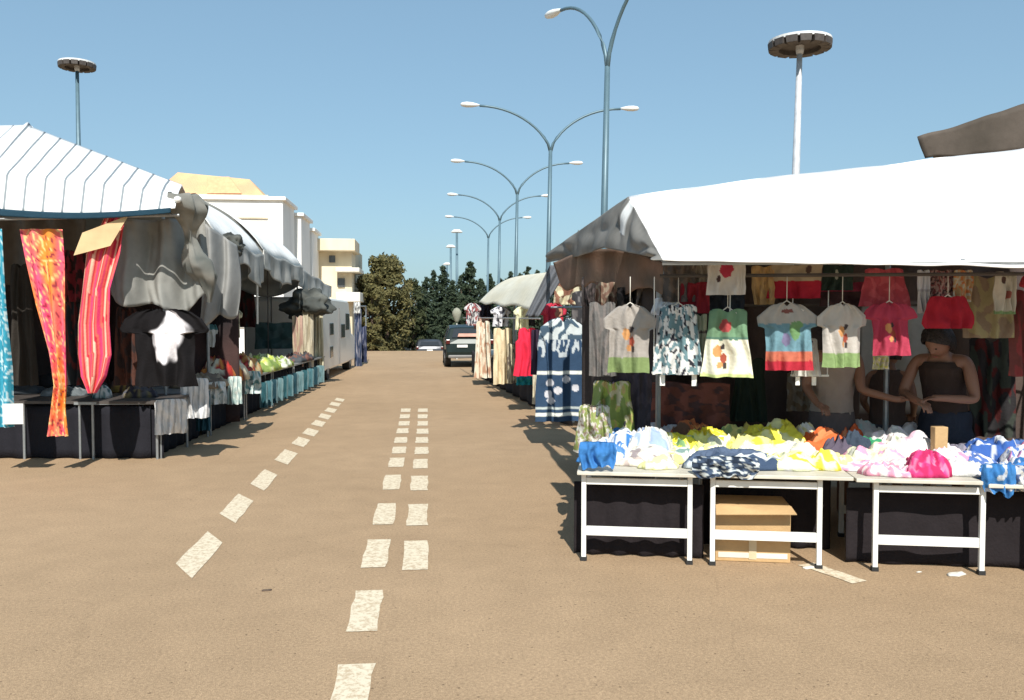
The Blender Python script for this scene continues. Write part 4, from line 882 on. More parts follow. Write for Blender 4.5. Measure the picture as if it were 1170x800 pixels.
# garments bridging stall B and A
for i, (nm, lab, cat, x0, x1, y0, y1, Y, sh, cf) in enumerate([
 ('blouse', 'red top with tan sleeve behind the shoulder of the navy dress', 'top', 616, 648, 346, 384, 11.7, 'baby', blob((.5, .04, .07), (.4, .3, .35, .2, (.4, .2, .13)))),
 ('jacket', 'dark purple jacket between the red tank top and the navy dress', 'jacket', 606, 634, 376, 428, 12.4, 'box', solidc((.04, .025, .045))),
 ('dress', 'cream and brown checked cloth under the brown inner sheet', 'cloth', 632, 664, 322, 348, 11.8, 'box', floral((.6, .55, .38), [(.25, .12, .08)], 2, .1)),
 ('jacket', 'dark jacket hanging behind the navy dress', 'jacket', 652, 692, 332, 400, 11.8, 'box', floral((.05, .05, .055), [(.16, .15, .15)], 4, .15)),
 ('trousers', 'dark grey trousers hanging behind the grey t-shirt', 'trousers', 672, 694, 396, 440, 11.5, 'box', floral((.09, .03, .03), [(.13, .13, .13)], 3, .1)),
]):
    a, b = P((x0+x1)/2, y0, Y), P((x0+x1)/2, y1, Y)
    mb = garment_mb(a, V((1, .1, 0)), (x1-x0)/F*Y, a.z-b.z, sh, cf, thick=.05, fold=.03, seed=110+i)
    single(mb, nm, M['cloth'], b, lab, cat, 'clothes in the roadside row on the right', smooth=True)
# pale folded parasol with teal skirt beyond the row
q = P(522, 384, 34); fp = thing('folded_parasol', 'closed pale parasol with teal band beyond the roadside clothes', 'parasol', V((q.x, q.y, 0)))
mb = MB(); mb.tube([V((q.x, q.y, 0)), V((q.x, q.y, 2.0))], .02, 8); mb.build('pole', M['white_metal'], fp)
mb = MB(); mb.lathe((q.x, q.y, 1.1), [(.03, .3), (.09, .4), (.17, .62), (.18, .74), (.10, .86), (.02, .9)], 14, (.3, .3, .24)); mb.build('canopy', M['cloth'], fp, smooth=True)
mb = MB(); mb.lathe((q.x+.1, q.y, .85), [(.03, 0), (.3, .05), (.22, .22), (.1, .35)], 12, (.05, .38, .42)); mb.build('band', M['cloth'], fp, smooth=True)

# ================================================================== LEFT STALL (C)
cu = V((math.cos(-yaw), math.sin(-yaw), 0))
FC = Frame(G(185, 525), cu); CU = FC.ang()
c1 = thing('stall_canopy', 'white canopy with thin grey stripes over the left stall', 'canopy', FC.w(-1, 0, 0), CU)
def stripeC(u, v):
    e = -160+360*u; k = ((e-26)/22.2) % 1
    return (.22, .25, .27) if (k < .075 or k > .955) else (.84, .85, .84)
def roofC(u, v):
    e = -160+360*u
    sag = 6*math.sin(PI*max(0, min(1, (e+20)/220)))
    ex, ey, eY = e, (238+sag if e > 0 else 238-.1*e), 9.4
    bx = e+4; by = 198+.11*e; xt = e+8+36*max(0, min(1.4, (200-e)/180)); yt = 143+.385*(xt-30) if xt > 30 else 143+.02*(30-xt)
    if abs(xt-32) < 5: yt -= 4*(1-abs(xt-32)/5)
    if v < .35: a, b, t = P(ex, ey, 9.4), P(bx, by, 9.6), v/.35
    else: a, b, t = P(bx, by, 9.6), P(xt, yt, 11.5), (v-.35)/.65
    p = a.lerp(b, t)
    return p+V((0, 0, .02*nz((u*7, v*3, 3))*math.sin(PI*v)))
mb = MB(); mb.grid(roofC, 520, 24, stripeC); mb.build('roof_sheet', M['tarp'], c1, smooth=True, solid=.008)
mb = MB(); mb.grid(lambda u, v: roofC(u, 1).lerp(V((roofC(u, 1).x-.3, 14.0, 2.75)), v), 100, 10, stripeC); mb.build('roof_sheet', M['tarp'], c1, smooth=True, solid=.008)
def trim(u, v):
    e = -160+355*u; sag = 6*math.sin(PI*max(0, min(1, (e+20)/220)))
    y = 238+sag if e > 0 else 238-.1*e; return P(e, y-1+ (10-4*u)*v, 9.37)
mb = MB(); mb.grid(trim, 90, 4, lambda u, v: (.02, .055, .085)); mb.build('trim', M['cloth'], c1, smooth=True, solid=.008, label='dark teal blue edge band')
# knotted grey corner and hanging side curtain
def knot(u, v):
    th = 2*PI*u; c = P(lerp(206, 238, v)+3*math.sin(v*9), lerp(222, 345, v**1.1), 9.6+.6*v); r = lerp(.12, .07, v)+.05*math.sin(v*11)
    return c+V((math.cos(th)*r*(1+.35*math.sin(th*5+v*6)), math.sin(th)*r, 0))+V((0, 0, .04*nz((u*6, v*9, 0))))
mb = MB(); mb.grid(knot, 48, 60, lambda u, v: mixc((.16, .17, .16), (.27, .27, .25), .5+1.2*nz((u*5, v*12, 1)))); mb.build('knotted_corner', M['heavy'], c1, smooth=True, label='grey knotted corner of the sheet')
mb = MB(); mb.lathe(P(203, 228, 9.45), [(.01, -.035), (.035, -.02), (.04, 0), (.035, .02), (.01, .035)], 12); mb.build('clip', M['white_metal'], c1, smooth=True)
def curtC(u, v):
    x = lerp(118, 236, u); top = 252-2*u; bot = 336+18*math.sin(u*3.0)+6*math.sin(u*11); p = P(lerp(x, x+6, v), lerp(top, bot, v), 9.85+.35*u)
    return p+V((0, 1, 0))*(.08*math.sin(u*17+v*2)+.012*math.sin(u*53+5*nz((u*3, v*2, 1)))+.02*nz((u*4, v*2, 0))+.008*nz((u*14, v*6, 4)))
mb = MB(); mb.grid(curtC, 90, 24, lambda u, v: mixc((.26, .26, .24), (.33, .33, .31), .5+nz((u*3, v*2, 0)))); mb.build('side_curtain', M['heavy'], c1, smooth=True, solid=.008)
def curtC3(u, v):
    p = P(lerp(226, 270, u)+4*math.sin(v*3), lerp(250+30*u, 372-14*u+5*math.sin(u*9), v), 10.7+.5*u); return p+V((0, 1, 0))*(.07*math.sin(u*13+v*2))
mb = MB(); mb.grid(curtC3, 50, 24, lambda u, v: mixc((.24, .245, .24), (.31, .31, .30), .5+nz((u*3, v*2, 0)))); mb.build('side_curtain', M['heavy'], c1, smooth=True, solid=.008)
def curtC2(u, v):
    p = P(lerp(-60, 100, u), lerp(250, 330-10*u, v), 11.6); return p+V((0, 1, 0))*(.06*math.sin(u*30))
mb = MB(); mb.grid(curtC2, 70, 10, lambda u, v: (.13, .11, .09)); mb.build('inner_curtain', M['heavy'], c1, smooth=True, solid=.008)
for a, d, z in ((-.05, -1.2, 2.6), (-2.6, -1.0, 2.7), (-.35, 2.6, 2.6), (-2.8, 2.8, 2.6), (-.3, .9, 2.9)):
    if d < 0 and a > -1: continue
    mb = MB(); mb.tube([FC.w(a, d, 0), FC.w(a, d, z)], .022, 8); mb.build('pole', M['grey_metal'], c1)
mb = MB(); mb.tube([P(-150, 254, 9.5), P(205, 246, 9.5)], .015, 8)
mb.build('front_rail', M['grey_metal'], c1)
# dark back wall of left stall
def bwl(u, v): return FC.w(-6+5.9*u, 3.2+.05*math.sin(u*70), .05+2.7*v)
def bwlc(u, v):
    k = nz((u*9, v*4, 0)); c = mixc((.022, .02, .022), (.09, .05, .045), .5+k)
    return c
mb = MB(); mb.grid(bwl, 140, 20, bwlc); mb.build('dark_backdrop', M['cloth'], c1, smooth=True, solid=.006)
# front table of left stall
tl = thing('trestle_table', 'cloth covered table of the left stall under the striped canopy', 'table', FC.w(-1.4, .5, 0), CU)
mb = MB(); mb.box(FC.w(-1.65, .5, .66), (3.3, 1.0, .03), CU); mb.build('tabletop', M['dark_metal'], tl)
for a in (-.06, -.8, -1.6, -2.4, -3.2):
    for d in (.02, .95):
        mb = MB(); mb.tube([FC.w(a, d, 0), FC.w(a, d, .645)], .016, 8); mb.build('leg', M['grey_metal'], tl)
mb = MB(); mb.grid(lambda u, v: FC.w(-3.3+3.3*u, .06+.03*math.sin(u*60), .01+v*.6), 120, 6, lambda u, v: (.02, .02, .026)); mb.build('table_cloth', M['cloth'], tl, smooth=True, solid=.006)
LH = [
 (20, 448, .3, .2, .12, (.06, .07, .08), 'dark grey folded goods at the far left of the table'),
 (75, 450, .28, .2, .12, floral((.13, .15, .16), [(.3, .32, .33)], 3, .15), 'grey patterned folded goods behind the orange scarf'),
 (118, 453, .10, .10, .14, floral((.7, .72, .7), [(.1, .2, .2)], 4, .1), 'small white cloth beside the striped red scarf'),
 (150, 446, .22, .2, .3, floral((.10, .06, .05), [(.3, .2, .06), (.05, .04, .04)], 3, .1), 'dark brown heap right of the red striped scarf'),
 (160, 452, .2, .14, .16, floral((.05, .045, .06), [(.25, .2, .1), (.12, .12, .14)], 4, .1), 'dark printed goods under the black t-shirt with white patch'),
 (100, 446, .2, .15, .2, floral((.04, .045, .05), [(.1, .13, .14)], 3, .1), 'dark blue folded goods between the two red scarves'),
 (60, 440, .3, .3, .25, (.03, .03, .035), 'black bags heaped at the back of the left table'),
 (-25, 450, .3, .3, .2, (.05, .2, .24), 'teal cloth heap beyond the left edge'),
]
for i, (px, py, a, b, h, cf, lab) in enumerate(LH):
    c = G(px, py, .69); c.z = .676; mb = heap_mb(c, a, b, h, random.uniform(-.3, .3), cf if callable(cf) else solidc(cf), 200+i, 30)
    single(mb, 'crumpled_cloth', M['cloth'], c, lab, 'clothes', 'goods on the left stall table', smooth=True)
# hanging scarves / towels
def ribbon(name, label, pts, cf, Y, seed, group='long scarves hanging from the striped canopy', fold=.03, nu=26):
    """pts: (px centre, px halfwidth, py)"""
    mb = MB()
    def sd(side):
        def f(u, v):
            s = (u*2-1)*side; x = v*(len(pts)-1); i = min(int(x), len(pts)-2); t = smooth(x-i)*.4+(x-i)*.6
            cx, hw, py = (lerp(pts[i][k], pts[i+1][k], t) for k in range(3))
            p = P(cx+s*hw, py, Y)
            gath = (18/max(4, hw))
            return p+V((0, 1, 0))*(-side*.035*math.sqrt(max(0, 1-s*s))*1.0+fold*math.sin(s*8+v*3+seed)*min(1.2, gath))
        return f
    mb.grid(sd(1), nu, 90, lambda u, v: cf(u*2-1, v)); mb.grid(sd(-1), nu, 90, lambda u, v: cf(1-u*2, v))
    c = P(pts[-1][0], pts[-1][2], Y)
    single(mb, name, M['cloth'], c, label, 'scarf', group, smooth=True)
def orange_c(s, t):
    base = mixc((.85, .10, .22), (.85, .28, .05), smooth(.5+1.3*nz((s*1.2, t*3, 3))))
    k = abs(nz((s*5+nz((s*3, t*9, 5)), t*13, 1)))
    return (.85, .62, .25) if k < .05 else ((.30, .03, .06) if .3 < k < .36 else base)
ribbon('scarf', 'orange and pink netted print scarf hanging full length', [(47, 24, 262), (52, 22, 300), (58, 17, 350), (65, 11, 400), (69, 8, 440), (67, 9, 465), (66, 13, 498)], orange_c, 9.55, 1)
def redst(s, t):
    k = math.sin(s*11+1.5*nz((s, t*3, 0)))
    return (.85, .55, .40) if k > .82 else ((.55, .03, .06) if k > .1 else ((.82, .16, .12) if k > -.7 else (.75, .06, .18)))
ribbon('scarf', 'red and cream striped scarf gathered at its lower end', [(132, 12, 246), (118, 20, 290), (110, 17, 330), (107, 19, 370), (108, 20, 405), (107, 15, 430), (106, 4, 449)], redst, 9.55, 2)
def cyanc(s, t): return (.55, .7, .72) if abs(nz((s*5, t*26, 0))) < .09 else (.04, .30, .42)
ribbon('scarf', 'turquoise patterned scarf at the left edge of the photo', [(-12, 16, 262), (-10, 18, 350), (-4, 18, 420), (0, 15, 488)], cyanc, 9.5, 3)
# price cards
mb = MB(); a, b, c, d = P(84, 292, 9.42), P(126, 281, 9.42), P(147, 246, 9.42), P(94, 266, 9.42)
n = V((0, .006, 0)); mb.add([a, b, c, d, a+n, b+n, c+n, d+n], [(0, 1, 2, 3), (7, 6, 5, 4), (0, 4, 5, 1), (1, 5, 6, 2), (2, 6, 7, 3), (3, 7, 4, 0)])
single(mb, 'cardboard_sign', mat('tan_card', (.62, .44, .24), .9), a, 'blank tan cardboard sign tilted across the top of the striped red scarf', 'sign')
mb = MB(); c = P(15, 473, 9.4); mb.box(c, (.20, .01, .21), .0); single(mb, 'price_card', M['plate'], c, 'blank white card pinned on the turquoise scarf', 'card')
# white blurred garment hanging in the dark
def bw(s, t):
    k = ((s-.18+.25*(t-.4))/.5)**2+((t-.40)/.36)**2+.9*nz((s*1.7, t*3, 12))+.5*nz((s*5, t*7, 5)); j = math.exp(-((s+.42-.3*t)/.10)**2-((t-.32)/.2)**2)
    w = smooth((.95-k)/.35); w = w*(1-.55*smooth(j)); return mixc((.010, .009, .010), (.85, .82, .85), w)
top = P(188, 352, 9.7)
mb = garment_mb(top, cu, .95, .84, 'tee', bw, thick=.06, fold=.05, seed=301, nu=90, nt=100)
single(mb, 't_shirt', M['cloth'], top-V((0, 0, .84)), 'black t-shirt with a large white patch hanging below the grey curtain', 't-shirt', 'garments hanging in the left stall', smooth=True)
for i, (nm, lab, x0, x1, y0, y1, Y, sh, cf) in enumerate([
 ('dress', 'dark red dress hanging behind the striped scarf', 72, 100, 285, 345, 10.3, 'box', floral((.22, .03, .04), [(.04, .02, .02)], 3, .1)),
 ('dress', 'long black dress hanging between the two red scarves', 70, 102, 335, 440, 10.4, 'aline', floral((.025, .03, .035), [(.12, .03, .03)], 3, .15)),
 ('dress', 'dark olive dress hanging left of the orange scarf', 8, 40, 300, 440, 10.5, 'aline', solidc((.04, .035, .03))),
 ('dress', 'brown dress hanging right of the striped scarf', 128, 160, 350, 440, 10.2, 'aline', floral((.09, .04, .03), [(.04, .03, .03)], 3, .1)),
]):
    a, b = P((x0+x1)/2, y0, Y), P((x0+x1)/2, y1, Y)
    mb = garment_mb(a, cu, (x1-x0)/F*Y, a.z-b.z, sh, cf, thick=.05, fold=.03, seed=310+i); single(mb, nm, M['cloth'], b, lab, 'dress', 'garments hanging in the left stall', smooth=True)

# ================================================================== LEFT ROW (D, E, F)
gL0, gL1 = G(185, 525), G(372, 437)
FL = Frame(gL0, gL1-gL0); LL = (gL1-gL0).length; LA = FL.ang()   # u runs away along the road, v to the left (away from road)
# tables along the row
nt = 6
for k in range(nt):
    a0, a1 = LL*k/nt+.04, LL*(k+1)/nt-.04
    ords = ['first', 'second', 'third', 'fourth', 'fifth', 'sixth']
    t = thing('trestle_table', ords[k]+' thin legged table along the left side of the road, counted from the nearest', 'table', FL.w((a0+a1)/2, .5, 0), LA, 'thin legged tables along the left of the road')
    mb = MB(); mb.box(FL.w((a0+a1)/2, .5, .65), (a1-a0, 1.0, .03), LA); mb.build('tabletop', M['grey_metal'], t)
    for a in (a0+.03, a1-.03):
        for d in (.03, .95):
            mb = MB(); mb.tube([FL.w(a, d, 0), FL.w(a, d, .635)], .014, 8); mb.build('leg', M['grey_metal'], t)
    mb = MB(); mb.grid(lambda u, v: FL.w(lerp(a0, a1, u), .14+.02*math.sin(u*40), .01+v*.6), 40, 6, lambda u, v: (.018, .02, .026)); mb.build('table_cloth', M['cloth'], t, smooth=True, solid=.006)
def drapeL(x0, x1, y0, y1, cf, lab, seed, nm='draped_cloth', d=-.1, skew=0):
    pa, pb = FL.at(x0, (y0+y1)/2, d), FL.at(x1, (y0+y1)/2, d); w = (pb-pa).length
    tpp = FL.at((x0+x1)/2, y0, d); bt = FL.at((x0+x1)/2, y1, d)
    w = (x1-x0)/F*tpp.y; mb = garment_mb(tpp, V((1, .45, 0)), w, tpp.z-bt.z, [(0, .85), (.1, .97), (1, 1)], cf, thick=.04, fold=.035, dip=0, seed=seed, nu=44, nt=30)
    single(mb, nm, M['cloth'], bt, lab, 'clothes', 'goods on the left roadside tables', smooth=True)
wl = lambda s, t: (.8, .8, .8) if math.sin(s*16+t*2) > -.55 else (.5, .52, .54)
drapeL(178, 212, 456, 496, wl, 'white ribbed cloth draped over the nearest left table edge', 401)
drapeL(207, 238, 432, 478, wl, 'white ribbed cloth draped right of the nearest one, standing higher', 402)
drapeL(238, 258, 436, 462, floral((.68, .72, .72), [(.3, .4, .42)], 3, .25), 'white cloth draped before the red and orange goods', 403)
drapeL(260, 276, 430, 462, floral((.5, .62, .6), [(.7, .75, .7)], 3, .1), 'pale mint cloth draped below the orange goods', 404)
drapeL(276, 298, 424, 450, floral((.6, .68, .66), [(.15, .3, .32)], 3, .1), 'mint and white cloth draped below the lime goods', 405)
drapeL(224, 240, 446, 492, solidc((.03, .1, .14)), 'dark blue cloth between the two white draped cloths and the mint one', 406, d=-.1)
# turquoise towels hung along the tables
ords2 = ['first', 'second', 'third', 'fourth', 'fifth', 'sixth', 'seventh', 'eighth', 'ninth', 'tenth', 'eleventh', 'twelfth']
for k in range(12):
    px = 301+k*5.9; c_ = [(.03, .10, .12), (.07, .17, .20), (.02, .06, .08), (.13, .23, .25)][k % 4]
    yb = FL.at(px, 440, -.1); bb = 526-.4706*(px-185)
    tpp = FL.at(px, 437-.30*(px-301), -.08); bt = FL.at(px, bb-4, -.08)
    mb = garment_mb(tpp, V((1, .25, 0)), 9.5/F*tpp.y, tpp.z-max(.1, bt.z), [(0, .8), (.1, 1), (1, .9)], lambda s, t, c_=c_: c_ if abs(s) < .6 else mixc(c_, (.2, .28, .29), .5), thick=.03, fold=.02, dip=0, seed=430+k, nu=16, nt=20)
    single(mb, 'hanging_towel', M['cloth'], V((tpp.x, tpp.y, .1)), ords2[k]+' turquoise towel in the line hung along the left tables, from the nearest', 'towel', 'turquoise towels hung along the left tables', smooth=True)
def coll(cx_px, py, a, b, h, cf, lab, seed, d=.22):
    p = FL.at(cx_px, py, d); c = V((p.x, p.y, .668)); mb = heap_mb(c, a, b, h, LA, cf, seed, 36, crease=1.6)
    single(mb, 'crumpled_cloth', M['cloth'], c, lab, 'clothes', 'goods on the left roadside tables', smooth=True)
coll(256, 428, .7, .32, .50, floral((.5, .05, .04), [(.75, .3, .08), (.7, .65, .5), (.12, .03, .03)], 4, .08, 1), 'red and orange goods heaped on the left roadside table', 501)
coll(276, 424, .6, .3, .44, floral((.7, .35, .12), [(.5, .05, .05), (.7, .6, .35)], 4, .05, 2), 'orange and cream goods beside the red heap', 502)
coll(300, 416, .6, .3, .32, floral((.55, .65, .12), [(.7, .72, .4), (.25, .35, .1)], 4, .08, 3), 'lime green goods heaped on the left roadside table', 503)
coll(316, 424, .5, .3, .2, floral((.7, .7, .6), [(.3, .4, .1)], 4, .08, 4), 'pale goods right of the lime heap', 504)
coll(228, 440, .4, .35, .2, floral((.22, .17, .13), [(.35, .28, .2)], 3, .05, 5), 'beige brown goods behind the white draped cloths', 505)
coll(340, 418, .8, .3, .2, floral((.08, .09, .1), [(.2, .1, .08)], 4, .08, 6), 'dark goods on the farther left tables', 506)
# canopies along the row
def row_canopy(pe0, Y0, pe1, Y1, rise, label, colw=(.84, .85, .84), wid=3.2, drape_px=None):
    """pe0/pe1: pixel of the road-side eave at its near and far ends"""
    e0_, e1_ = P(*pe0, Y0), P(*pe1, Y1)
    t = thing('stall_canopy', label, 'canopy', V(((e0_.x+e1_.x)/2-1.5, (Y0+Y1)/2, 0)), 0, 'canopies along the left of the road')
    def rf(u, v):
        a = e0_.lerp(e1_, u); x = -wid*v; z = rise*math.sin(PI*min(1, v*1.02))**.8
        return a+V((x, 0, z-.05*math.sin(PI*u*2)**2*(1-v)+.03*nz((u*5, v*5, Y0))))
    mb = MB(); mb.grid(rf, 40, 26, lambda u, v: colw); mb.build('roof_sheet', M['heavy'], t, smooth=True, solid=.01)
    def gab(u, v):   # near gable drape
        a = rf(0, u); low = V((a.x, a.y, e0_.z-.35-.25*math.sin(u*7)-.3*u)); p = low.lerp(a, v)
        return p+V((0, .1*math.sin(u*16)+.1*nz((u*4, v*4, Y0)), 0))
    mb = MB(); mb.grid(gab, 60, 16, lambda u, v: mixc((.14, .14, .13), (.22, .22, .2), .5+nz((u*4, v*4, 2)))); mb.build('gable_curtain', M['heavy'], t, smooth=True, solid=.008)
    def val(u, v):
        a = rf(u, 0); return a+V((.02+.06*math.sin(u*25)*(1-v), 0, -lerp(.45+.12*math.sin(u*9+Y0)+.1*nz((u*9, 0, 0)), 0, v)))
    mb = MB(); mb.grid(val, 90, 10, lambda u, v: mixc((.22, .23, .22), (.42, .42, .40), .5+nz((u*9, v*2, 2)))); mb.build('eave_curtain', M['heavy'], t, smooth=True, solid=.008)
    for x, y in ((-.75, Y0+.2), (-.75, Y1-.2), (-wid+.1, Y0+.2), (-wid+.1, Y1-.2)):
        b = e0_ if y < (Y0+Y1)/2 else e1_
        mb = MB(); mb.tube([V((b.x+x, y, 0)), V((b.x+x, y, b.z+.05))], .014, 8); mb.build('pole', M['dark_metal'], t)
    mb = MB(); mb.tube([e0_+V((-.12, .1, -.1)), P(pe0[0]-6, pe0[1]+85, Y0+.3)], .02, 8); mb.build('strut', M['white_metal'], t)
    return rf
row_canopy((246, 268), 12.6, (300, 290), 16.3, 1.0, 'grey hung canopy right behind the striped one', (.8, .81, .8))
row_canopy((300, 285), 16.5, (345, 305), 20.8, 1.0, 'second grey hung canopy along the left row', (.82, .82, .8))
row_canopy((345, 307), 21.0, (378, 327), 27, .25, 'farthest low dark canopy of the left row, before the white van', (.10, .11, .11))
# knot of cloth on corner of first row canopy
for i, (px, py, Y, r, lab) in enumerate(((262, 280, 12.3, .2, 'dark green bundled sheet tied at the corner of the nearest row canopy'), (352, 346, 21, .45, 'dark bundled sheet sagging under the farthest row canopy'))):
    c = P(px, py, Y); mb2 = MB()
    def bl(u, v, c=c, r=r, i=i):
        th = 2*PI*u; ph = PI*(v-.5)*.98; d_ = V((math.cos(ph)*math.cos(th), math.cos(ph)*math.sin(th), math.sin(ph)))
        k = 1+.45*nz(d_*1.6+V((i*5, 0, 0)))+.22*nz(d_*4+V((i, 2, 0)))-.12*abs(nz(V((d_.x*6, d_.y*6, d_.z*2))))
        return c+V((d_.x*r*k*1.15, d_.y*r*k, d_.z*r*k*.75-.25*r*d_.x*d_.x))
    mb2.grid(bl, 60, 36, lambda u, v: mixc((.035, .04, .038), (.10, .105, .095), .5+1.3*nz((u*6, v*5, 3))))
    single(mb2, 'bundled_sheet', M['heavy'], c, lab, 'bundle', smooth=True)
# back wall of row
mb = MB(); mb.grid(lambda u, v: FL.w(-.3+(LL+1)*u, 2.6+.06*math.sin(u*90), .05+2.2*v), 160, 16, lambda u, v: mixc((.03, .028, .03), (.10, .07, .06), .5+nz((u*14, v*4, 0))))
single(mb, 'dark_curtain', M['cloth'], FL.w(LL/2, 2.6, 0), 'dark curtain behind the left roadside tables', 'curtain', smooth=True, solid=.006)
# hanging things in the row
for i, (nm, lab, x0, x1, y0, y1, d, sh, cf) in enumerate([
 ('blouse', 'pale cream blouse with yellow collar hanging in the left row', 252, 276, 350, 385, .5, 'baby', floral((.62, .58, .4), [(.3, .28, .2)], 3, .15)),
 ('blouse', 'white blouse with teal collar near the grey curtain', 234, 255, 370, 396, .3, 'baby', bands((.25, (.1, .25, .27)), (1.1, (.75, .77, .75)))),
 ('dress', 'pale beige curtain like dress before the white van', 345, 358, 345, 420, .15, 'box', floral((.55, .5, .38), [(.4, .35, .25)], 2, .1)),
 ('dress', 'pink beige dress hanging beside the pale beige one', 334, 346, 360, 418, .2, 'box', floral((.45, .3, .24), [(.5, .42, .3)], 2, .1)),
 ('dress', 'cream dress closest to the white van', 357, 369, 340, 420, .1, 'box', floral((.62, .58, .42), [(.5, .45, .32)], 2, .1)),
 ('dress', 'cream cloth hanging high below the canopy of the left row', 300, 330, 350, 372, 1.4, 'box', floral((.6, .55, .4), [(.45, .35, .25)], 2, .1)),
 ('dress', 'dark green wide cloth hanging above the lime heap', 292, 336, 368, 398, .9, 'box', floral((.035, .07, .07), [(.06, .1, .1)], 2, .1)),
 ('dress', 'dark maroon dress hanging in the shade above the goods', 262, 292, 300, 372, 1.8, 'aline', floral((.09, .03, .03), [(.04, .04, .04)], 3, .1)),
]):
    a = FL.at((x0+x1)/2, y0, d); w = (x1-x0)/F*a.y; h = (y1-y0)/F*a.y
    mb = garment_mb(a, V((1, .2, 0)), w, h, sh, cf, thick=.05, fold=.03, seed=520+i); single(mb, nm, M['cloth'], a-V((0, 0, h)), lab, 'blouse' if nm == 'blouse' else 'dress', 'garments hanging in the left row', smooth=True)

# white van at the end of the left row
v0, v1 = G(369, 437), G(405, 420)
FV = Frame(v0, v1-v0); LV = (v1-v0).length; VA = FV.ang()
van = thing('delivery_van', 'tall white van parked at the end of the left row', 'van', FV.w(LV/2, 1, 0), VA)
hv = 2.15
mb = MB(); prof = [(0, .25), (LV, .25), (LV, 1.05), (LV-.7, 1.15), (LV-1.35, hv-.05), (LV-1.6, hv), (.1, hv), (0, hv-.08)]
vs = [FV.w(a, 0, z) for a, z in prof]+[FV.w(a, 1.95, z) for a, z in prof]; n = len(prof)
mb.add(vs, [tuple(range(n)), tuple(range(2*n-1, n-1, -1))]+[(i, i+n, (i+1) % n+n, (i+1) % n) for i in range(n)]); vb = mb.build('body', M['car_white'], van, bevel=.06)
for a in (.9, LV-1.0):
    for d in (.02, 1.7):
        mb = MB(); c = FV.w(a, d+.1, .33); mb.tube([c-FV.v*.11, c+FV.v*.11], .33, 20); wo = mb.build('wheel', M['rubber'], van, smooth=False)
        mb = MB(); mb.tube([c-FV.v*.115, c-FV.v*.09], .18, 14); mb.build('rim', M['grey_metal'], wo)
for (x, y, w, h) in ((379, 376, .45, .32), (392, 378, .55, .4), (379, 402, .35, .3)):
    p = FV.at(x, y, -.012); mb = MB(); mb.box(p, (w*1.4, .02, h), VA); mb.build('window', M['window'], van, bevel=.01)
mb = MB(); mb.box(FV.w(LV-1.75, -.01, 1.5), (.8, .02, .5), VA); mb.build('window', M['window'], van, bevel=.01)
mb = MB(); mb.box(FV.w(LV/2-.3, -.012, 1.1), (.02, .02, 1.6), VA); mb.build('door_seam', M['bumper'], van)
# dark blue garments beyond van
for i, (x0, x1, y0, y1, Y, cf, lab) in enumerate([(405, 413, 352, 420, 29.5, floral((.06, .08, .14), [(.3, .3, .35)], 3, .15), 'dark blue patterned dress beyond the white van'), (410, 419, 372, 414, 31, floral((.04, .05, .1), [(.15, .16, .22)], 3, .15), 'dark blue dress farthest along the left row'), (404, 412, 345, 358, 29.3, floral((.65, .65, .62), [(.3, .3, .3)], 3, .15), 'white top above the dark blue dress beyond the van')]):
    a, b = P((x0+x1)/2, y0, Y), P((x0+x1)/2, y1, Y)
    mb = garment_mb(a, V((1, .1, 0)), (x1-x0)/F*Y, a.z-b.z, 'box', cf, thick=.12, fold=.04, seed=700+i); single(mb, 'dress' if i < 2 else 'top', M['cloth'], b, lab, 'dress' if i < 2 else 'top', 'garments hanging in the left row', smooth=True)
rk2 = thing('garment_rack', 'low rack of dark blue clothes beyond the white van', 'rack', P(410, 415, 30).to_2d().to_3d())
p0, p1_ = P(405, 350, 29.6), P(418, 350, 32)
mb = MB(); mb.tube([p0, p1_], .02, 8); mb.build('rail', M['grey_metal'], rk2)
for p in (p0, p1_): mb = MB(); mb.tube([V((p.x, p.y, 0)), p], .02, 8); mb.build('upright', M['grey_metal'], rk2)

# ================================================================== BUILDINGS (left, behind)
def window_row(root, x0, x1, z, y, n, w=1.1, h=1.3):
    for i in range(n):
        cx = lerp(x0, x1, (i+.5)/n); mb = MB(); mb.box((cx, y-.03, z), (w+.16, .08, h+.16)); fo = mb.build('window', M['white_render'], root)
        mb = MB(); mb.box((cx, y-.075, z), (w, .02, h)); mb.build('pane', M['window'], fo)
def block(name, label, xr_px, ytop, Y, xl_px, wallm, depth=9, wins=3, parapet=True):
    a, b = P(xl_px, ytop, Y), P(xr_px, ytop, Y); z1 = b.z; root = thing(name, label, 'building', V(((a.x+b.x)/2, Y+depth/2, ground_z(Y))))
    z0 = ground_z(Y+depth)-.1
    mb = MB(); mb.box(((a.x+b.x)/2, Y+depth/2, (z0+z1)/2), (b.x-a.x, depth, z1-z0)); mb.build('wall', M[wallm], root, bevel=.03)
    if parapet: mb = MB(); mb.box(((a.x+b.x)/2, Y+depth/2, z1+.07), (b.x-a.x+.3, depth+.3, .16)); mb.build('parapet', M['white_render'], root, bevel=.02)
    for k in range(int((z1-1)//3)): window_row(root, a.x+.6, b.x-.6, 1.9+k*3.0, Y, wins)
    return root, a, b, z1, z0
r1, a, b, z1, z0 = block('apartment_building', 'long white building with hipped orange cream roof behind the left canopies', 323, 229, 40, 140, 'white_render', 3.4, 6)
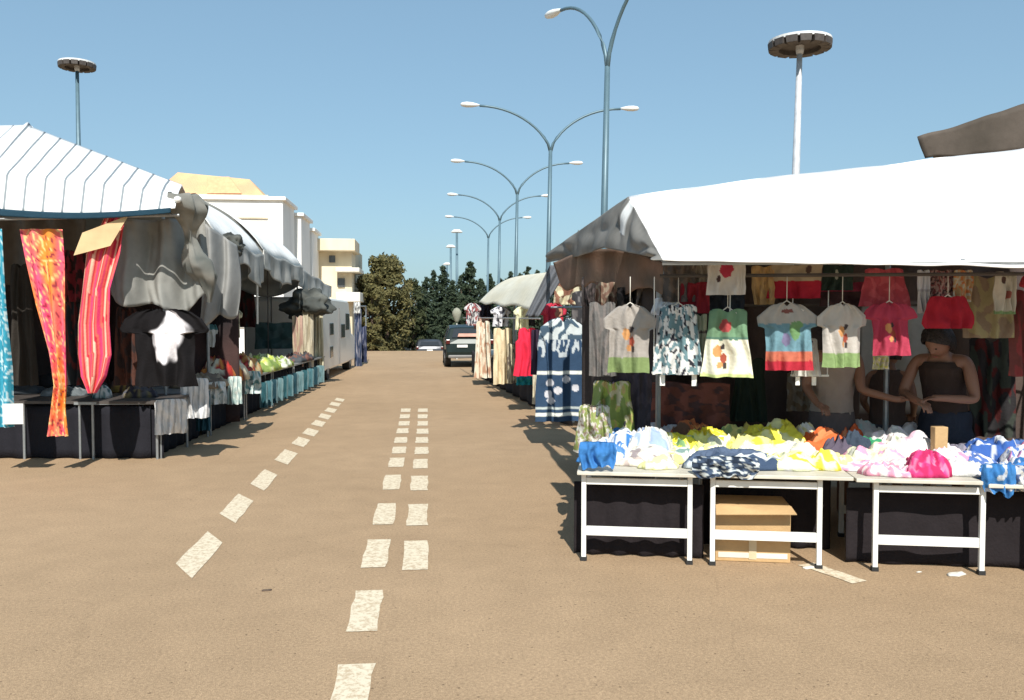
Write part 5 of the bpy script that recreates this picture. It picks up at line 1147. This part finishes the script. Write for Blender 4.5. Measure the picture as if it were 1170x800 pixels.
# hip roof
ra0, ra1, rb0, rb1 = P(172, 224, 40.2), P(303, 224, 40.2), P(203, 197, 41.6), P(285, 205, 41.6)
mb = MB(); bk0 = V((0, 8, 0)); rk0 = V((0, 2.2, 0)); zz = z1+.16
R0 = [V((ra0.x, 40.2, zz)), V((ra1.x, 40.2, zz)), V((ra1.x, 43.3, zz)), V((ra0.x, 43.3, zz)), V((rb0.x, 41.6, rb0.z)), V((rb1.x, 41.6, rb1.z)), V((rb1.x, 42, rb1.z)), V((rb0.x, 42, rb0.z))]
mb.add(R0, [(0, 1, 5, 4), (1, 2, 6, 5), (2, 3, 7, 6), (3, 0, 4, 7), (4, 5, 6, 7), (3, 2, 1, 0)]); rf = mb.build('roof', M['tile'], r1)
mb = MB(); q0, q1, q2, q3 = P(236, 202, 40.6), P(262, 202, 40.6), P(276, 221, 40.15), P(236, 221, 40.15)
dq = V((0, .12, 0)); mb.add([q0, q1, q2, q3, q0+dq, q1+dq, q2+dq, q3+dq], [(0, 3, 2, 1), (4, 5, 6, 7), (0, 1, 5, 4), (1, 2, 6, 5), (2, 3, 7, 6), (3, 0, 4, 7)]); mb.build('gable', mat('orange_render', (.72, .40, .22), .9), r1)
mb = MB(); mb.box(((R0[0].x+R0[1].x)/2, 39.96, zz-.95), (R0[1].x-R0[0].x+.3, .09, .07)); mb.build('cornice', M['cream_wall'], r1)
mb = MB(); mb.box(((R0[0].x+R0[1].x)/2, 40.1, zz-.02), (R0[1].x-R0[0].x+.3, .18, .18)); mb.build('gutter', M['cream_wall'], r1)
block('apartment_building', 'white flat roofed block stepping down right of the hipped roof', 344, 247, 43.6, 300, 'white_render', 3.2, 2)
block('apartment_building', 'low white block just left of the balcony building', 357, 264, 47, 330, 'white_render', 2.6, 1)
r4, a, b, z1, z0 = block('apartment_building', 'cream building with overhanging roof slab and balconies beside the brown tree', 402, 280, 50, 352, 'cream_wall', 8, 2, False)
for (x0, x1, y0, y1) in ((356, 406, 273, 287), (384, 411, 306, 311), (384, 412, 334, 345)):
    p0, p1_ = P(x0, y0, 49.4), P(x1, y1, 49.4); mb = MB(); mb.box(((p0.x+p1_.x)/2, 50.8, (p0.z+p1_.z)/2), (p1_.x-p0.x, 3.4, p0.z-p1_.z)); mb.build('balcony' if y0 > 290 else 'roof', M['cream_wall'] if y0 < 290 else M['white_wall'], r4, bevel=.03)
for (x0, x1, y0, y1) in ((376, 383, 292, 300), (386, 394, 318, 328)):
    p0, p1_ = P(x0, y0, 49.9), P(x1, y1, 49.9); mb = MB(); mb.box(((p0.x+p1_.x)/2, 49.93, (p0.z+p1_.z)/2), (p1_.x-p0.x, .08, p0.z-p1_.z)); mb.build('window', M['window'], r4)

# ================================================================== TREES
def leaves(mb, c, n, size, spread, rnd):
    for _ in range(n):
        d = V((rnd.gauss(0, 1), rnd.gauss(0, 1), rnd.gauss(0, 1))); d = d.normalized()*spread*rnd.random()**.4
        p = c+V((d.x, d.y, d.z*.8)); a = V((rnd.gauss(0, 1), rnd.gauss(0, 1), rnd.gauss(0, 1))).normalized(); b = a.orthogonal().normalized(); s = size*rnd.uniform(.6, 1.3)
        mb.add([p-a*s, p-b*s*.5, p+a*s, p+b*s*.5], [(0, 1, 2, 3)])
def broad_tree(base, h, r, label, m, seed, low=.12, clumps=120, per=42, size=.12, group=None):
    rnd = random.Random(seed); root = thing('leafy_tree', label, 'tree', base, 0, group); base = V(base)
    mb = MB(); mb.tube([base, base+V((.05, 0, h*.3)), base+V((.1, 0, h*.55)), base+V((0, 0, h*.85))], [r*.09, r*.07, r*.05, .02], 8)
    for k in range(7):
        a = rnd.uniform(0, 2*PI); z = rnd.uniform(.25, .6)*h; mb.tube([base+V((.05, 0, z)), base+V((math.cos(a)*r*.4, math.sin(a)*r*.4, z+h*.14)), base+V((math.cos(a)*r*.7, math.sin(a)*r*.7, z+h*.2))], [r*.045, r*.03, .01], 6)
    mb.build('trunk', M['bark'], root, smooth=True)
    mb = MB()
    for k in range(clumps):
        t = low+(1-low)*rnd.random()**.85; a = rnd.uniform(0, 2*PI); prof = (math.sin(PI*min(1, (t*.80+.16)))**.4); rr = r*prof*rnd.random()**.45*(.8+.3*nz((math.cos(a)*2, math.sin(a)*2, t*4+seed)))
        leaves(mb, base+V((math.cos(a)*rr, math.sin(a)*rr, t*h*(1-.04*rnd.random()))), per, size, r*.2, rnd)
    mb.build('crown', m, root)
def conifer(base, h, r, label, seed, m=None, group='dark conifers beyond the end of the road'):
    rnd = random.Random(seed); root = thing('conifer_tree', label, 'tree', base, 0, group); base = V(base)
    mb = MB(); mb.tube([base, base+V((0, 0, h*.98))], [r*.09, .015], 8); mb.build('trunk', M['bark'], root, smooth=True)
    mb = MB(); L_ = 26
    for i in range(L_):
        t = .06+.94*i/L_; rr = r*(1-t)**.72*(.85+.3*rnd.random()); nb = max(3, int(11*(1-t))+3)
        for k in range(nb):
            a = rnd.uniform(0, 2*PI)
            for q in range(3):
                f = (q+.6)/3*rnd.uniform(.75, 1.12); p = base+V((math.cos(a)*rr*f, math.sin(a)*rr*f, t*h-.12*rr*f+rnd.uniform(-.05, .05)*h*.3)); leaves(mb, p, 9, .12*max(.5, r/1.5), .10+.14*rr*.6, rnd)
    leaves(mb, base+V((0, 0, h*.985)), 16, .08, .12, rnd)
    mb.build('crown', m or M['leaf_dark'], root)
p = P(441, 400, 55); broad_tree((p.x, 55, -1.2), 6.55, 2.0, 'bushy olive brown tree at the end of the road', M['leaf_brown'], 4, low=.05, clumps=260, per=46, size=.13)
p = P(424, 400, 52); broad_tree((p.x, 52, -1.1), 5.4, 1.2, 'shorter olive brown tree beside the cream building', M['leaf_brown'], 9, low=.05, clumps=120, per=40, size=.12)
p = P(471, 400, 58); broad_tree((p.x, 58, -1.3), 5.4, 1.1, 'slender olive tree between the brown tree and the dark conifers', M['leaf_mid'], 10, low=.05, clumps=110, per=40, size=.12)
CON = [(487, 316, 60, 1.4), (495, 308, 66, 1.5), (506, 303, 62, 1.6), (517, 320, 58, 1.5), (527, 314, 66, 1.5), (537, 298, 60, 1.9), (549, 318, 64, 1.7), (560, 312, 70, 1.7), (572, 318, 62, 1.6), (583, 310, 68, 1.8), (594, 312, 64, 1.6), (603, 304, 70, 1.7), (614, 308, 66, 1.6), (480, 330, 64, 1.2), (626, 306, 72, 1.8), (640, 312, 70, 1.8), (660, 308, 74, 2)]
cl = ['leftmost', 'second from the left', 'third from the left', 'fourth from the left', 'fifth from the left', 'tallest pointed, sixth', 'seventh from the left', 'eighth from the left', 'ninth from the left', 'tenth from the left', 'eleventh from the left', 'twelfth from the left', 'thirteenth from the left', 'short leftmost front', 'fifteenth from the left, behind the awning', 'sixteenth from the left, behind the awning', 'rightmost, behind the awning']
for i, (px, py, Y, r) in enumerate(CON):
    p = P(px, py, Y); conifer((p.x, Y, -1.3), p.z+1.3, r, cl[i]+' of the dark conifers beyond the road', 30+i)
# far wood closing the horizon
rnd = random.Random(3); mb = MB()
for i in range(1500):
    a = rnd.uniform(-1.25, 1.45); R_ = rnd.uniform(100, 112); z = -1.5+rnd.random()*4.2*(.75+.35*nz((a*8, 0, 0)))
    leaves(mb, V((math.sin(a)*R_, math.cos(a)*R_, z)), 10, .8, 1.6, rnd)
o = mb.build('distant_wood', M['leaf_dark']); tag(o, 'far off dark wood closing the horizon', None, None, 'stuff')

# ================================================================== CARS
def car(base, rz, paint, label, L_=3.9, Wd=1.62, Hc=1.38, rear_pink=False):
    root = thing('parked_car', label, 'car', base, rz); Mx = root_matrix(root)
    def T(x, y, z): return Mx@V((x, y, z))
    # side profile (y = length, rear at -y)
    low = [(-L_/2+.04, .32), (-L_/2, .5), (-L_/2+.03, .78), (-L_/2+.1, .92), (-L_/2+.35, 1.30*Hc/1.38), (-L_/2+.7, Hc), (.2, Hc), (L_/2-1.35, .98), (L_/2-.35, .85), (L_/2-.04, .66), (L_/2, .45), (L_/2-.06, .3)]
    mb = MB(); n = len(low); cols = []
    secs = [(-1, .94), (-.97, 1), (.97, 1), (1, .94)]; rows = []
    for sx in (-1, -.9, -.5, 0, .5, .9, 1):
        row = []
        for y, z in low:
            hw = Wd/2*(1-.20*max(0, (z-.9)/(Hc-.9)))*(1-.06*max(0, abs(y)/(L_/2)-.8)/.2)
            row.append(T(sx*hw, y, z-.035*abs(sx)**6*(1 if z > .9 else 0)))
        rows.append(row)
    vs = [p for r_ in rows for p in r_]; k = len(rows)
    fs = [(i*n+j, (i+1)*n+j, (i+1)*n+(j+1) % n, i*n+(j+1) % n) for i in range(k-1) for j in range(n)]
    fs += [tuple(range(n)), tuple(range(k*n-1, (k-1)*n-1, -1))]
    mb.add(vs, fs); mb.build('body', paint, root, bevel=.03)
    def quad(name, pts, m, par=root):
        mb = MB(); mb.add([T(*q) for q in pts], [(0, 1, 2, 3)]); return mb.build(name, m, par, solid=.02)
    yr = -L_/2; hs = Hc/1.38
    quad('rear_window', [(-.58, yr+.11, .97), (.58, yr+.11, .97), (.5, yr+.335, 1.26*hs), (-.5, yr+.335, 1.26*hs)], M['glass'])
    quad('windscreen', [(-.62, L_/2-1.30, 1.0), (.62, L_/2-1.30, 1.0), (.52, .26, Hc-.06), (-.52, .26, Hc-.06)], M['glass'])
    for s in (-1, 1):
        quad('side_window', [(s*.815*Wd/1.62*.985, yr+.5, .97), (s*.80*Wd/1.62*.985, L_/2-1.5, .99), (s*.69*Wd/1.62, .1, Hc-.1), (s*.69*Wd/1.62, yr+.75, Hc-.1)], M['glass'])
        mb = MB(); mb.box(T(s*(Wd/2-.10), yr+.03, .84), (.13, .10, .15), rz); mb.build('tail_lamp', M['dark_lamp'], root, bevel=.02)
        mb = MB(); mb.box(T(s*(Wd/2-.2), L_/2-.08, .66), (.3, .12, .14), rz); mb.build('headlight', M['plate'], root, bevel=.02)
        for y in (-L_/2+.65, L_/2-.72):
            mb = MB(); d = (T(1, 0, 0)-T(0, 0, 0)); c = T(s*(Wd/2-.1), y, .29); mb.tube([c-d*.1, c+d*.1], .29, 20); wo = mb.build('wheel', M['rubber'], root)
            mb = MB(); mb.tube([c+d*s*.09, c+d*s*.105], .17, 14); mb.build('rim', M['grey_metal'], wo)
    mb = MB(); mb.box(T(0, yr-.01, .36), (Wd-.2, .12, .10), rz); mb.build('rear_bumper', M['bumper'], root, bevel=.03)
    mb = MB(); mb.box(T(-.25 if rear_pink else 0, yr-.012, .70), (.34, .02, .085), rz); mb.build('number_plate', M['plate'], root)
    if rear_pink:
        quad('rear_reflection', [(-.40, yr+.06, 1.0), (.46, yr+.06, 1.0), (.44, yr+.14, 1.10), (-.36, yr+.14, 1.10)], mat('pinkish_reflection', (.5, .27, .2), .6))  # reflection on the rear window, painted as a pink panel
    return root
p = G(537, 420); car((p.x, p.y+1.9, 0), .0, M['car_green'], 'dark green hatchback seen from behind beside the right roadside row', rear_pink=True)
p = P(490, 400, 51); car((p.x, 53, ground_z(53)), .03, M['car_grey'], 'dark grey car parked far ahead of the green hatchback', Hc=1.3)
p = P(467, 400, 62); car((p.x, 62, -1.3), .1, M['car_white'], 'white car crossing beyond the crest of the road', Hc=1.25)

# ================================================================== LAMPS
def street_lamp(px_top, py_top, Y, label, rot=0.0, al=2.75, rise=1.62, lean=.0):
    cr_, sr_ = math.cos(rot), math.sin(rot)
    f = P(px_top, py_top, Y); z = f.z; root = thing('street_lamp', label, 'street lamp', V((f.x-lean*z, f.y, ground_z(Y))), 0, 'double armed street lamps along the right of the road')
    b = V((f.x-lean*z, f.y, ground_z(Y)))
    mb = MB(); mb.tube([b, b.lerp(f, .5), f], [.11, .09, .07], 10); mb.lathe(b, [(.2, 0), (.2, .05), (.12, .08), (.12, .3)], 12); mb.build('pole', M['pole_blue'], root, smooth=True)
    for s in (-1, 1):
        arm = [f+V((0, 0, -.1))]
        for k in range(1, 13):
            t = k/12; q_ = s*al*(t**1.35)*.98; arm.append(f+V((q_*cr_, q_*sr_, rise*(1-(1-t)**1.9))))
        mb = MB(); mb.tube(arm, [.055]*3+[.045]*10, 8); ao = mb.build('arm', M['pole_blue'], root, smooth=True)
        e = arm[-1]; mb = MB()
        pr = [(0, .04), (.12, .08), (.3, .13), (.5, .14), (.66, .10), (.72, .03)]
        mb.tube([e+V((s*x*cr_, s*x*sr_, .03*x)) for x, r in pr], [r for x, r in pr], 12)
        for i in range(len(mb.v)): mb.v[i].z = e.z+(mb.v[i].z-e.z)*.75+.02
        mb.build('lamp_head', M['lamp_shell'], ao, smooth=True)
    return root
LAMPS = [(694, 76, 22.0, 'nearest double armed lamp, its right arm cut by the top of the photo'), (629, 172, 33.2, 'second double armed lamp behind the end flap'), (591, 222, 45.0, 'third double armed lamp counted from the nearest'), (571, 252, 57, 'fourth double armed lamp counted from the nearest'), (558, 272, 69, 'fifth double armed lamp, the farthest of the tall row')]
for x, y, Y, l in LAMPS: street_lamp(x, y, Y, l, lean=.018, **(dict(rot=-math.radians(64), al=2.1, rise=2.0) if Y == 22 else {}))
for x, y, Y, l in ((522, 266, 72, 'tallest of the three small far lamps left of the row'), (515, 283, 84, 'middle one of the three small far lamps'), (511, 303, 96, 'smallest and farthest lamp near the conifer tops')):
    f = P(x, y, Y); b = V((f.x, f.y, ground_z(Y))); root = thing('street_lamp', l, 'street lamp', b, 0, 'small far street lamps')
    mb = MB(); mb.tube([b, f], [.13, .09], 8); mb.build('pole', M['pole_blue'], root, smooth=True)
    mb = MB(); mb.tube([f+V((-.45, 0, .05)), f+V((-.2, 0, .13)), f+V((.2, 0, .13)), f+V((.45, 0, .05))], [.06, .15, .15, .06], 8); mb.build('lamp_head', M['lamp_shell'], root, smooth=True)
# floodlight masts
def mast(px, py, Y, rad, label, pm, tilt=0.0, rh=.3):
    f = P(px, py, Y); b = V((f.x-.02*f.z*(1 if px > 500 else 0), f.y, ground_z(Y))); root = thing('floodlight_mast', label, 'mast', b, 0, 'tall floodlight masts')
    mb = MB(); mb.tube([b, b.lerp(f, .5), f], [.24, .2, .13], 12); mb.build('pole', pm, root, smooth=True)
    mb = MB(); n = 40; R3 = Matrix.Rotation(tilt, 3, 'X')
    def ring(r0, z0, r1, z1):
        vs = []
        for k in range(n):
            a = 2*PI*k/n
            for r_, z_ in ((r0, z0), (r1, z0), (r1, z1), (r0, z1)): vs.append(f+R3@V((math.cos(a)*r_, math.sin(a)*r_, z_)))
        fs = [(k*4+j, ((k+1) % n)*4+j, ((k+1) % n)*4+(j+1) % 4, k*4+(j+1) % 4) for k in range(n) for j in range(4)]
        mb.add(vs, fs)
    ring(rad*.72, .0, rad, .16)
    for k in range(6):
        a = PI*k/3; mb.bar(f+R3@V((0, 0, .1)), f+R3@V((math.cos(a)*rad*.8, math.sin(a)*rad*.8, .1)), .08, .08)
    mb.build('head_ring', M['lamp_shell'], root)
    mb = MB(); mb.lathe(f+V((0, 0, -.06)), [(.1, -.05), (rad*.72, -.03), (rad*.73, .08), (.1, .12)], 24); mb.build('deck', M['dark_metal'], root)
    for k in range(14):
        a = 2*PI*k/14; mb = MB(); c = f+R3@V((math.cos(a)*rad*.82, math.sin(a)*rad*.82, -.12)); mb.box(c, (.5*rad/1.5, .5*rad/1.5, .34), a, taper=1.15); mb.build('floodlight', M['dark_metal'], root, bevel=.02)
    mb = MB(); mb.lathe(f+V((0, 0, -.5)), [(.16, 0), (.2, .2), (.2, .5), (.3, .6)], 12); mb.build('winch_collar', M['pole_pale'], root, smooth=True)
mast(914, 50, 42, 1.5, 'pale floodlight mast with wide round head above the white awning', M['pole_pale'])
mast(88, 74, 72, 1.35, 'thin dark floodlight mast rising behind the striped canopy', M['pole_blue'])

# ================================================================== LIGHT
SUN = V((.02, -1.08, 1.0)).normalized()
SKYT = (1.22, 1.66, 1.90)
sd_ = bpy.data.lights.new('sun', 'SUN'); so = bpy.data.objects.new('sun', sd_); COL.objects.link(so)
sd_.energy = 4.4; sd_.angle = math.radians(.5); sd_.color = (1, .95, .87); so.rotation_euler = (-SUN).to_track_quat('-Z', 'Y').to_euler(); so.location = (0, -20, 30)
w = bpy.data.worlds.new('World'); scene.world = w; w.use_nodes = True; nt_ = w.node_tree
sky = nt_.nodes.new('ShaderNodeTexSky'); sky.sky_type = 'NISHITA'; sky.sun_disc = False
sky.sun_elevation = math.asin(SUN.z); sky.sun_rotation = math.atan2(SUN.x, SUN.y)
sky.air_density = 1.0; sky.dust_density = 1.3; sky.ozone_density = 1.0; sky.altitude = 50
bg = nt_.nodes['Background']; bg.inputs['Strength'].default_value = .12
gm = nt_.nodes.new('ShaderNodeGamma'); gm.inputs['Gamma'].default_value = .50; nt_.links.new(sky.outputs[0], gm.inputs['Color'])
tn = nt_.nodes.new('ShaderNodeMixRGB'); tn.blend_type = 'MULTIPLY'; tn.inputs[0].default_value = 1; tn.inputs[2].default_value = (SKYT[0], SKYT[1], SKYT[2], 1)
nt_.links.new(gm.outputs[0], tn.inputs[1]); nt_.links.new(tn.outputs[0], bg.inputs['Color'])
vs_ = scene.view_settings; vs_.view_transform = 'Standard'; vs_.look = 'None'; vs_.exposure = .45; vs_.gamma = 1; vs_.use_curve_mapping = False
scene.render.engine = 'CYCLES'
